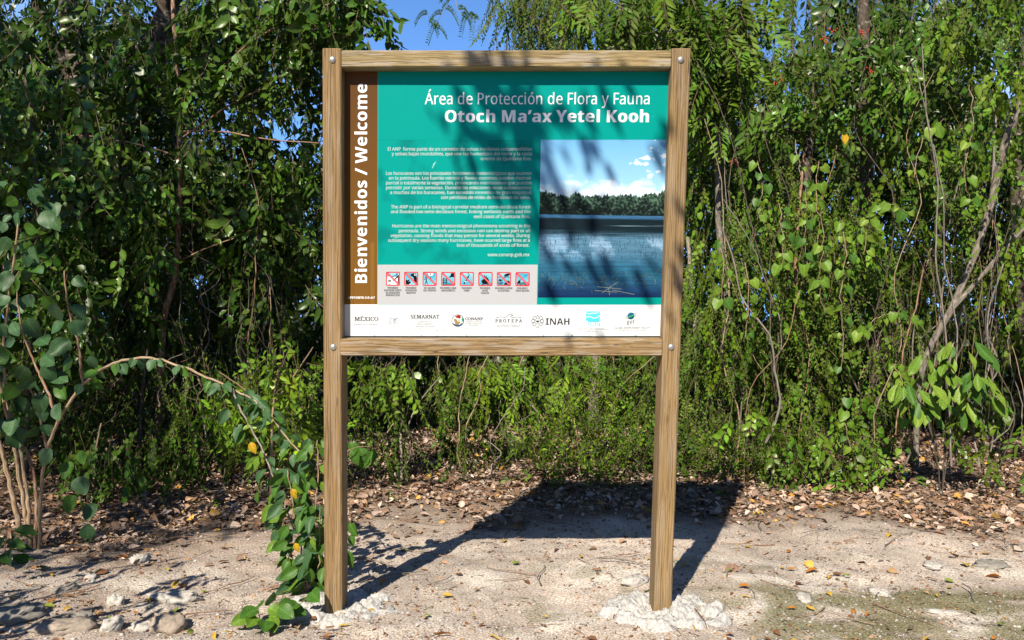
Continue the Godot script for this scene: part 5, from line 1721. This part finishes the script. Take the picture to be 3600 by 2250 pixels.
func big_leaf_shrub():
	var base := Vector3(3.547, 0.330, -6.500)
	base.y = ground_y(base.x, base.z)
	var o := thing("big_leaf_shrub", "shrub with large hanging bright green leaves at the lower right", "shrub", base)
	var r := RandomNumberGenerator.new()
	r.seed = 61
	var meshes := single_leaves("big", 0.05)
	var stems := [[Vector3(3.547, 0.330, -6.500), Vector3(3.527, 0.778, -6.400), Vector3(3.404, 1.060, -6.300), Vector3(3.267, 1.200, -6.200)], [Vector3(3.547, 0.330, -6.500), Vector3(3.561, 0.778, -6.400), Vector3(3.523, 1.060, -6.300), Vector3(3.507, 1.300, -6.200)], [Vector3(3.565, 0.330, -6.500), Vector3(3.594, 0.679, -6.367), Vector3(3.619, 0.930, -6.233), Vector3(3.608, 1.073, -6.100)], [Vector3(3.537, 0.330, -6.500), Vector3(3.406, 0.640, -6.400), Vector3(3.235, 0.857, -6.300), Vector3(3.100, 0.983, -6.200)]]
	for s in stems:
		var line: Array = s
		line[0] = base
		var path := smooth_line(from_base(line, base), 5, 0.008, r)
		part(o, "stem", stem_mesh(path, 0.006, 0.004, 6), mat.bark_dark)
		for i in range(6, path.size()):
			for q in 2:
				if r.randf() < 0.25:
					continue
				var a := r.randf_range(-1.5, 1.5)
				var y := Vector3(sin(a) * 0.7, -r.randf_range(0.6, 1.5), 0.25 + 0.3 * cos(a))
				var l := part(o, "leaf", meshes[r.randi() % 5], [mat.leaf_lime, mat.leaf_bright, mat.leaf_bright, mat.leaf_green][r.randi() % 4])
				var stalk := Vector3(sin(a), 0.1, 0.7) * 0.05
				l.transform = Transform3D(facing(y, Vector3(sin(a) * 0.3 - 0.1, 0.4, 0.9) + rv(r, 0.7), r.randf_range(0.11, 0.22)), path[i] + stalk * r.randf_range(0.4, 3.2))


# ---------------------------------------------------------------- plants in front
func leafy_path(o: Node3D, path: Array, from: int, step: int, meshes: Array, tones: Array, size: Vector2, r: RandomNumberGenerator, spread := 0.8, reach := 0.05, face := Vector3(-0.1, 0.5, 1.0)):
	for i in range(from, path.size(), step):
		for s in [-1.0, 1.0]:
			if r.randf() < 0.12:
				continue
			var y := Vector3(s * r.randf_range(0.2, 1.0) * spread, -r.randf_range(0.35, 1.1), r.randf_range(-0.1, 0.6))
			var p: Vector3 = path[i] + Vector3(s, 0.25 * r.randf_range(-1, 1), r.randf_range(-0.6, 0.9)) * reach * r.randf_range(0.3, 1.0)
			var l := part(o, "leaf", meshes[r.randi() % meshes.size()], mat[tones[r.randi() % tones.size()]])
			l.transform = Transform3D(facing(y + rv(r, 0.35), face + rv(r, 0.95), r.randf_range(size.x * 0.75, size.y)), p)


func build_front_plants():
	var r := RandomNumberGenerator.new()
	r.seed = 71
	var round_ := single_leaves("round")
	var ovate := single_leaves("ovate")
	var blue := ["leaf_blue", "leaf_blue", "leaf_blue_pale", "leaf_green"]
	# ---- the many stemmed shrub with its long arching stem
	var base := Vector3(-3.061, 0, -5.060)
	base.y = ground_y(base.x, base.z) - 0.02
	var o := thing("arching_shrub", "many stemmed shrub with rounded blue green leaves and one long arching stem at left", "shrub", base)
	var stems := [
		[[Vector3(-3.161, 0.103, -5.060), Vector3(-3.176, 0.307, -5.028), Vector3(-3.202, 0.516, -4.996), Vector3(-3.229, 0.706, -4.964), Vector3(-3.288, 1.098, -4.932), Vector3(-3.319, 1.469, -4.900)], 0.019, 0.009, "bark_tan"],
		[[Vector3(-3.118, 0.074, -5.060), Vector3(-3.123, 0.277, -5.042), Vector3(-3.133, 0.421, -5.023), Vector3(-3.181, 0.756, -5.005), Vector3(-3.223, 0.987, -4.987), Vector3(-3.286, 1.362, -4.968), Vector3(-3.247, 1.789, -4.950)], 0.015, 0.007, "bark_tan"],
		[[Vector3(-3.090, 0.019, -5.060), Vector3(-3.101, 0.247, -5.051), Vector3(-3.115, 0.417, -5.043), Vector3(-3.167, 0.752, -5.034), Vector3(-3.229, 0.961, -5.026), Vector3(-3.237, 1.361, -5.017), Vector3(-3.177, 1.792, -5.009), Vector3(-3.132, 2.114, -5.000)], 0.015, 0.006, "bark_tan"],
		[[Vector3(-3.063, 0.019, -5.060), Vector3(-3.069, 0.241, -5.078), Vector3(-3.088, 0.428, -5.096), Vector3(-3.151, 0.628, -5.114), Vector3(-3.270, 0.710, -5.132), Vector3(-3.378, 0.777, -5.150)], 0.014, 0.008, "bark_red"],
		[[Vector3(-3.041, 0.006, -5.060), Vector3(-3.003, 0.230, -5.009), Vector3(-2.959, 0.488, -4.959), Vector3(-2.897, 0.675, -4.908), Vector3(-2.800, 0.856, -4.857), Vector3(-2.701, 0.979, -4.807), Vector3(-2.590, 1.091, -4.756), Vector3(-2.441, 1.194, -4.706), Vector3(-2.272, 1.247, -4.655), Vector3(-2.109, 1.257, -4.604), Vector3(-1.924, 1.216, -4.554), Vector3(-1.741, 1.151, -4.503), Vector3(-1.587, 1.092, -4.452), Vector3(-1.437, 1.028, -4.402), Vector3(-1.336, 0.944, -4.351), Vector3(-1.179, 0.782, -4.301), Vector3(-1.074, 0.694, -4.250)], 0.012, 0.004, "bark_tan"],
		[[Vector3(-2.587, 1.092, -4.750), Vector3(-2.608, 1.198, -4.760), Vector3(-2.618, 1.300, -4.770), Vector3(-2.668, 1.457, -4.780), Vector3(-2.704, 1.573, -4.790), Vector3(-2.730, 1.779, -4.800)], 0.010, 0.004, "bark_red"],
		[[Vector3(-2.795, 0.857, -4.850), Vector3(-2.869, 1.044, -4.860), Vector3(-2.927, 1.155, -4.870), Vector3(-2.973, 1.244, -4.880), Vector3(-3.050, 1.443, -4.890), Vector3(-3.082, 1.654, -4.900)], 0.010, 0.004, "bark_red"],
		[[Vector3(-2.922, 0.668, -4.950), Vector3(-2.967, 0.857, -4.950), Vector3(-3.007, 1.004, -4.950), Vector3(-3.060, 1.123, -4.950)], 0.009, 0.004, "bark_red"],
		[[Vector3(-1.568, 1.095, -4.420), Vector3(-1.526, 0.992, -4.407), Vector3(-1.451, 0.875, -4.394), Vector3(-1.369, 0.714, -4.381), Vector3(-1.299, 0.548, -4.369), Vector3(-1.218, 0.358, -4.356), Vector3(-1.163, 0.210, -4.343), Vector3(-1.136, 0.016, -4.330)], 0.006, 0.003, "bark_pale"],
	]
	for s in stems:
		var path := smooth_line(from_base(s[0], base), 5, 0.004, r)
		part(o, "stem", stem_mesh(path, s[1], s[2], 8), mat[s[3]])
	# leaves of the crown, left of the picture
	leafy_path(o, smooth_line(from_base(stems[5][0], base), 5), 4, 4, round_, blue, Vector2(0.11, 0.15), r, 0.8, 0.07)
	leafy_path(o, smooth_line(from_base(stems[6][0], base), 5), 3, 3, round_, blue, Vector2(0.10, 0.15), r, 0.8, 0.08)
	leafy_path(o, smooth_line(from_base(stems[7][0], base), 5), 4, 3, round_, blue, Vector2(0.09, 0.13), r, 0.8, 0.07)
	leafy_path(o, smooth_line(from_base(stems[2][0], base), 5), 16, 2, round_, blue, Vector2(0.10, 0.15), r, 0.8, 0.10)
	leafy_path(o, smooth_line(from_base(stems[1][0], base), 5), 16, 2, round_, blue, Vector2(0.10, 0.15), r, 0.8, 0.10)
	leafy_path(o, smooth_line(from_base(stems[0][0], base), 5), 16, 3, round_, blue, Vector2(0.10, 0.15), r, 0.8, 0.10)
	leafy_path(o, smooth_line(from_base([Vector3(-3.091, 1.631, -5.000), Vector3(-3.118, 1.899, -5.000), Vector3(-3.065, 2.168, -5.000), Vector3(-3.132, 2.356, -5.000)], base), 5), 0, 1, round_, blue, Vector2(0.09, 0.14), r, 0.9, 0.14)
	for at in [Vector3(-2.809, 0.582, -5.000), Vector3(-2.838, 0.345, -5.100), Vector3(-2.754, 0.267, -5.200), Vector3(-2.742, 0.649, -5.000), Vector3(-2.769, 0.475, -5.000), Vector3(-2.810, 0.127, -5.200), Vector3(-2.872, 0.679, -4.900)]:
		var l := part(o, "leaf", round_[r.randi() % 5], mat[blue[r.randi() % 4]])
		l.transform = Transform3D(facing(Vector3(r.randf_range(-0.6, 0.9), -1, 0.3), Vector3(-0.1, 0.6, 1) + rv(r, 0.4), r.randf_range(0.09, 0.13)), at - base)
	# along the arch and down the hanging stems
	var arch := smooth_line(from_base(stems[4][0], base), 5)
	leafy_path(o, arch, 30, 4, round_, blue, Vector2(0.07, 0.10), r, 0.7, 0.02)
	leafy_path(o, arch, 57, 2, ovate, ["leaf_green", "leaf_blue", "leaf_blue_pale"], Vector2(0.065, 0.10), r, 0.9, 0.07)
	var hang := smooth_line(from_base(stems[8][0], base), 5)
	leafy_path(o, hang, 3, 2, ovate, ["leaf_green", "leaf_blue", "leaf_bright"], Vector2(0.07, 0.115), r, 0.9, 0.06)
	leafy_path(o, hang, 16, 1, ovate, ["leaf_green", "leaf_blue", "leaf_bright"], Vector2(0.075, 0.125), r, 0.8, 0.10)
	for k in [[Vector3(-1.429, 0.812, -4.300), 0.07], [Vector3(-1.172, 0.276, -4.250), 0.055], [Vector3(-1.188, 0.568, -4.250), 0.06]]:
		var l := part(o, "leaf", ovate[2], mat.leaf_yellow)
		l.transform = Transform3D(facing(Vector3(0.5, -1, 0.2), Vector3(0, 0.3, 1) + rv(r, 0.3), k[1]), k[0] - base)
		l.set_meta("label", "yellowed leaf of the hanging stem")

	# ---- the climber that hides the foot of the left post
	base = Vector3(-1.130, 0, -4.308)
	base.y = ground_y(base.x, base.z)
	o = thing("post_climber", "leafy green climber growing up the left side of the left post", "climber", base)
	for line in [[Vector3(-1.120, 0.013, -4.270), Vector3(-1.088, 0.165, -4.260), Vector3(-1.074, 0.328, -4.250), Vector3(-1.053, 0.513, -4.240), Vector3(-1.042, 0.698, -4.230), Vector3(-1.044, 0.836, -4.220)], [Vector3(-1.120, 0.013, -4.270), Vector3(-1.138, 0.183, -4.277), Vector3(-1.175, 0.365, -4.285), Vector3(-1.200, 0.525, -4.292), Vector3(-1.225, 0.662, -4.300)], [Vector3(-1.116, 0.013, -4.270), Vector3(-1.046, 0.124, -4.247), Vector3(-1.033, 0.290, -4.223), Vector3(-1.025, 0.477, -4.200)]]:
		var pts: Array = line
		pts[0] = base
		var path := smooth_line(from_base(pts, base), 6, 0.006, r)
		part(o, "stem", stem_mesh(path, 0.005, 0.003, 6), mat.bark_tan)
		leafy_path(o, path, 1, 1, ovate, ["leaf_green", "leaf_green", "leaf_bright", "leaf_blue"], Vector2(0.07, 0.115), r, 0.9, 0.06)
	for at in [Vector3(-0.884, 0.764, -4.350), Vector3(-0.852, 0.766, -4.400), Vector3(-0.809, 0.737, -4.400), Vector3(-0.769, 0.756, -4.400), Vector3(-0.911, 0.796, -4.400), Vector3(-0.874, 0.310, -4.300), Vector3(-0.897, 0.222, -4.300), Vector3(-0.888, 0.373, -4.300)]:
		var l := part(o, "leaf", ovate[r.randi() % 5], mat.leaf_green)
		l.transform = Transform3D(facing(Vector3(r.randf_range(-0.4, 0.9), -0.8, 0.2), Vector3(0, 0.5, 1) + rv(r, 0.3), r.randf_range(0.07, 0.11)), at - base)
	part(o, "stem", stem_mesh(smooth_line(from_base([Vector3(-1.034, 0.703, -4.200), Vector3(-0.941, 0.748, -4.267), Vector3(-0.839, 0.783, -4.333), Vector3(-0.745, 0.761, -4.400)], base), 5), 0.003, 0.002, 5), mat.bark_tan)

	# ---- the sprout on the ground
	base = Vector3(-1.193, 0, -3.792)
	base.y = ground_y(base.x, base.z)
	o = thing("ground_sprout", "round leaved green sprout on the dirt left of the left footing", "sprout", base)
	part(o, "stem", stem_mesh(smooth_line([Vector3(0, -0.02, 0), Vector3(-0.02, 0.05, 0.0), Vector3(-0.03, 0.10, 0.0)], 4), 0.003, 0.002, 5), mat.twig)
	part(o, "stem", stem_mesh(smooth_line([Vector3(0, -0.02, 0), Vector3(0.05, 0.03, -0.03), Vector3(0.13, 0.08, -0.08), Vector3(0.19, 0.13, -0.12)], 4), 0.003, 0.002, 5), mat.twig)
	for i in 17:
		var a := i * 2.4
		var d := 0.02 + 0.075 * sqrt(i / 12.0)
		var p := Vector3(cos(a) * d, 0.04 + 0.10 * r.randf(), sin(a) * d * 0.7) if i < 12 else Vector3(0.08 + 0.028 * (i - 12), 0.06 + 0.02 * (i - 12), -0.05 - 0.02 * (i - 12))
		var l := part(o, "leaf", round_[i % 5], mat.leaf_green if i % 3 else mat.leaf_bright)
		l.transform = Transform3D(facing(Vector3(cos(a), -0.25, sin(a) + 0.3), Vector3(0, 0.8, 1.0) + rv(r, 0.4), r.randf_range(0.07, 0.105)), p)

	# ---- dark leaves in the left corner
	base = Vector3(-3.062, 0, -4.754)
	base.y = ground_y(base.x, base.z)
	o = thing("corner_herb", "small dark leafy herb at the left edge below the shrub", "herb", base)
	for i in 14:
		var a := i * 2.4
		var l := part(o, "leaf", ovate[i % 5], mat.leaf_deep if i % 2 else mat.leaf_green)
		l.transform = Transform3D(facing(Vector3(cos(a), -0.15, sin(a)), Vector3(0, 1, 0.5) + rv(r, 0.4), r.randf_range(0.10, 0.15)), Vector3(cos(a) * 0.05, 0.04 + 0.012 * i, sin(a) * 0.05))
	part(o, "stem", stem_mesh([Vector3(0, -0.02, 0), Vector3(0, 0.1, 0), Vector3(0.01, 0.2, 0)], 0.004, 0.003, 5), mat.twig)

	# ---- feathery twig against the sky
	base = Vector3(-0.397, 3.937, -5.600)
	o = thing("feathery_twig", "thin twig with feathery leaflets hanging against the blue sky", "twig", base)
	for line in [[Vector3(-0.397, 3.937, -5.600), Vector3(-0.444, 3.746, -5.575), Vector3(-0.492, 3.646, -5.550), Vector3(-0.550, 3.541, -5.525), Vector3(-0.591, 3.627, -5.500)], [Vector3(-0.415, 3.846, -5.600), Vector3(-0.383, 3.683, -5.567), Vector3(-0.327, 3.610, -5.533), Vector3(-0.266, 3.609, -5.500)]]:
		var path := smooth_line(from_base(line, base), 6, 0.002, r)
		part(o, "stem", stem_mesh(path, 0.003, 0.0012, 5), mat.bark_grey)
		for i in range(3, path.size(), 3):
			var st := begin()
			var dir := Vector3(r.randf_range(-1, 1), r.randf_range(-0.6, 0.6), 0.2).normalized()
			for k in 14:
				for s in [-1.0, 1.0]:
					var side: Vector3 = dir.cross(Vector3(0, 0, 1)) * s
					add_leaf(st, Transform3D(facing(side + dir * 0.6, Vector3(0, 0.3, 1) + rv(r, 0.8), 0.026), dir * 0.007 * k + Vector3(0, -0.0006 * k * k, 0)), "lance", 3, 1, 0.1, 0.1, r)
			var l := part(o, "leaf", finish(st), mat.leaf_deep)
			l.position = path[i]


# ---------------------------------------------------------------- trees behind the viewer that throw the dappled shade
func overhead():
	var sun := SUN.normalized()
	var o := tree("overhanging_tree", "tall tree behind the viewer whose hanging leaves throw the soft shadows on the panel", "tree",
		[Vector3(-9.4, 0, 2.4), Vector3(-9.2, 2.5, 2.3), Vector3(-8.8, 5.0, 2.0), Vector3(-8.2, 8.0, 1.8)], 0.16, 0.08, "bark_grey",
		[[[Vector3(-8.8, 5.0, 2.0), Vector3(-6.5, 6.8, 1.7), Vector3(-3.8, 7.0, 1.0), Vector3(-2.2, 7.0, 0.6), Vector3(-1.2, 6.9, 0.3)], 0.06, 0.02]])
	var r := RandomNumberGenerator.new()
	r.seed = 404
	var st := begin()
	add_leaf(st, Transform3D(), "lance", 5, 1, 0.1, 0.15, r)
	var mesh := finish(st)
	mesh.surface_set_material(0, mat.leaf)
	var spots := []
	var tints := []
	# clumps of long leaflets; each: where their shade falls on the panel, spread, number
	for k in [[Vector3(-0.031, 2.442, -3.800), 0.13, 0.17, 60], [Vector3(-0.174, 2.524, -3.800), 0.12, 0.12, 24], [Vector3(0.225, 2.289, -3.800), 0.09, 0.15, 18], [Vector3(0.061, 2.146, -3.800), 0.10, 0.10, 8], [Vector3(0.306, 2.514, -3.800), 0.08, 0.12, 6], [Vector3(-0.121, 2.752, -3.750), 0.04, 0.05, 3], [Vector3(0.020, 2.742, -3.750), 0.06, 0.05, 4], [Vector3(0.552, 2.493, -3.800), 0.14, 0.1, 5], [Vector3(0.294, 1.702, -3.900), 0.10, 0.05, 4], [Vector3(0.587, 1.723, -3.900), 0.10, 0.08, 5], [Vector3(0.398, 1.828, -3.900), 0.08, 0.06, 3], [Vector3(0.797, 2.003, -3.800), 0.03, 0.12, 4], [Vector3(0.807, 1.758, -3.800), 0.03, 0.1, 4], [Vector3(0.524, 1.472, -3.900), 0.16, 0.05, 3], [Vector3(0.674, 2.412, -3.800), 0.06, 0.1, 3]]:
		for i in k[3]:
			var p: Vector3 = k[0] + Vector3(r.randfn(0, k[1]), r.randfn(0, k[2]), 0) + SUN * r.randf_range(3.5, 4.4)
			var y := Vector3(0.5, -1.0, 0.1) + rv(r, 0.4)
			spots.append(Transform3D(facing(y, sun + rv(r, 0.6), r.randf_range(0.12, 0.20)), p - o.position))
			tints.append(Color(0.05, 0.12, 0.025))
	scatter(o, "foliage", mesh, spots, tints)
	foliage(o, "glossy", [[Vector3(-8.4, 7.8, 1.6), Vector3(1.6, 1.2, 1.4), 1], [Vector3(-5.7, 6.3, 1.0), Vector3(1.3, 0.7, 1.2), 1.3]], 150, Color(0.05, 0.12, 0.025), 171)
	o = tree("shade_tree", "tree standing outside the left edge that shades the left of the forest", "tree",
		[Vector3(-7.4, 0, -3.4), Vector3(-7.2, 2.5, -3.4), Vector3(-6.9, 5.0, -3.2), Vector3(-6.6, 7.5, -3.2)], 0.17, 0.08, "bark_grey",
		[[[Vector3(-6.9, 5.0, -3.2), Vector3(-6.0, 5.9, -3.0), Vector3(-5.2, 6.3, -2.8)], 0.06, 0.02]])
	foliage(o, "glossy", [[Vector3(-6.0, 5.6, -2.6), Vector3(1.5, 1.0, 1.3), 2], [Vector3(-7.2, 6.8, -3.2), Vector3(1.6, 1.3, 1.6), 2], [Vector3(-6.2, 8.3, -2.4), Vector3(1.9, 1.2, 1.5), 2.4], [Vector3(-4.5, 6.4, -2.7), Vector3(1.0, 0.8, 1.0), 1.2]], 330, Color(0.05, 0.12, 0.025), 172, {"size": Vector2(0.8, 1.4)})
	# the forest on the other side of the path, behind the viewer
	for k in [[-9.5, 4.5, 1.5], [-7.0, 7.5, 1.2], [-3.5, 8.5, 1.0], [0.5, 8.0, 1.1], [4.5, 7.5, 1.3], [7.5, 5.0, 1.5], [9.5, 1.0, 1.6], [9.0, -3.0, 1.5]]:
		o = tree("path_side_tree", "leafy tree on the other side of the path, %s" % ["far left behind the viewer", "left behind the viewer", "just left behind the viewer", "right behind the viewer", "just right behind the viewer", "right of the path behind the viewer", "far right beside the viewer", "outside the right edge"][used.get("side", 0)], "tree", [Vector3(k[0], 0, k[1]), Vector3(k[0] + 0.1, 2.0, k[1]), Vector3(k[0], 4.5 * k[2], k[1])], 0.12, 0.06, "bark_grey", [], "trees on the other side of the path")
		used["side"] = used.get("side", 0) + 1
		foliage(o, "glossy", [[Vector3(k[0], 1.6 * k[2], k[1]), Vector3(2.2, 1.6, 1.0), 1], [Vector3(k[0], 3.4 * k[2], k[1]), Vector3(2.4, 1.5, 1.2), 1.2]], 420, Color(0.05, 0.12, 0.025), 180 + int(k[0]), {"size": Vector2(1.0, 1.8)})
	o = tree("tall_path_tree", "tall tree beside the path on the right, above and behind the viewer", "tree", [Vector3(6.2, 0, 1.5), Vector3(6.0, 3.0, 1.4), Vector3(5.4, 6.8, 1.0)], 0.2, 0.09, "bark_grey", [])
	foliage(o, "glossy", [[Vector3(4.6, 7.6, 0.4), Vector3(2.6, 1.3, 3.0), 1]], 520, Color(0.05, 0.12, 0.025), 199, {"size": Vector2(1.0, 1.8)})
	o = tree("roadside_shrub", "leafy shrub just outside the left edge that throws leafy shade on the dirt", "shrub", [Vector3(-3.25, 0, -2.6), Vector3(-3.1, 0.7, -2.75), Vector3(-2.85, 1.4, -2.95)], 0.02, 0.008, "bark_tan", [])
	foliage(o, "glossy", [[Vector3(-2.8, 1.35, -2.95), Vector3(0.42, 0.38, 0.40), 1.2], [Vector3(-3.2, 1.0, -2.8), Vector3(0.40, 0.4, 0.35), 1]], 26, Color(0.05, 0.13, 0.025), 211, {"size": Vector2(0.7, 1.0)})
	for k in [[-7.6, -6.0, "bushy tree at the forest edge outside the left of the picture"], [7.4, -6.6, "bushy tree at the forest edge outside the right of the picture"], [-10.0, -5.0, "farther bushy tree along the forest edge outside the left"]]:
		o = tree("edge_tree", k[2], "tree", [Vector3(k[0], 0, k[1]), Vector3(k[0] + 0.1, 1.6, k[1]), Vector3(k[0], 3.6, k[1])], 0.08, 0.04, "bark_grey", [], "trees along the forest edge")
		foliage(o, "glossy", [[Vector3(k[0], 1.1, k[1]), Vector3(1.5, 1.1, 0.8), 1], [Vector3(k[0], 2.9, k[1] - 0.3), Vector3(1.6, 1.3, 0.9), 1.2], [Vector3(k[0], 4.6, k[1] - 0.6), Vector3(1.4, 1.0, 0.8), 0.8]], 420, Color(0.045, 0.115, 0.022), 230 + int(k[0]))
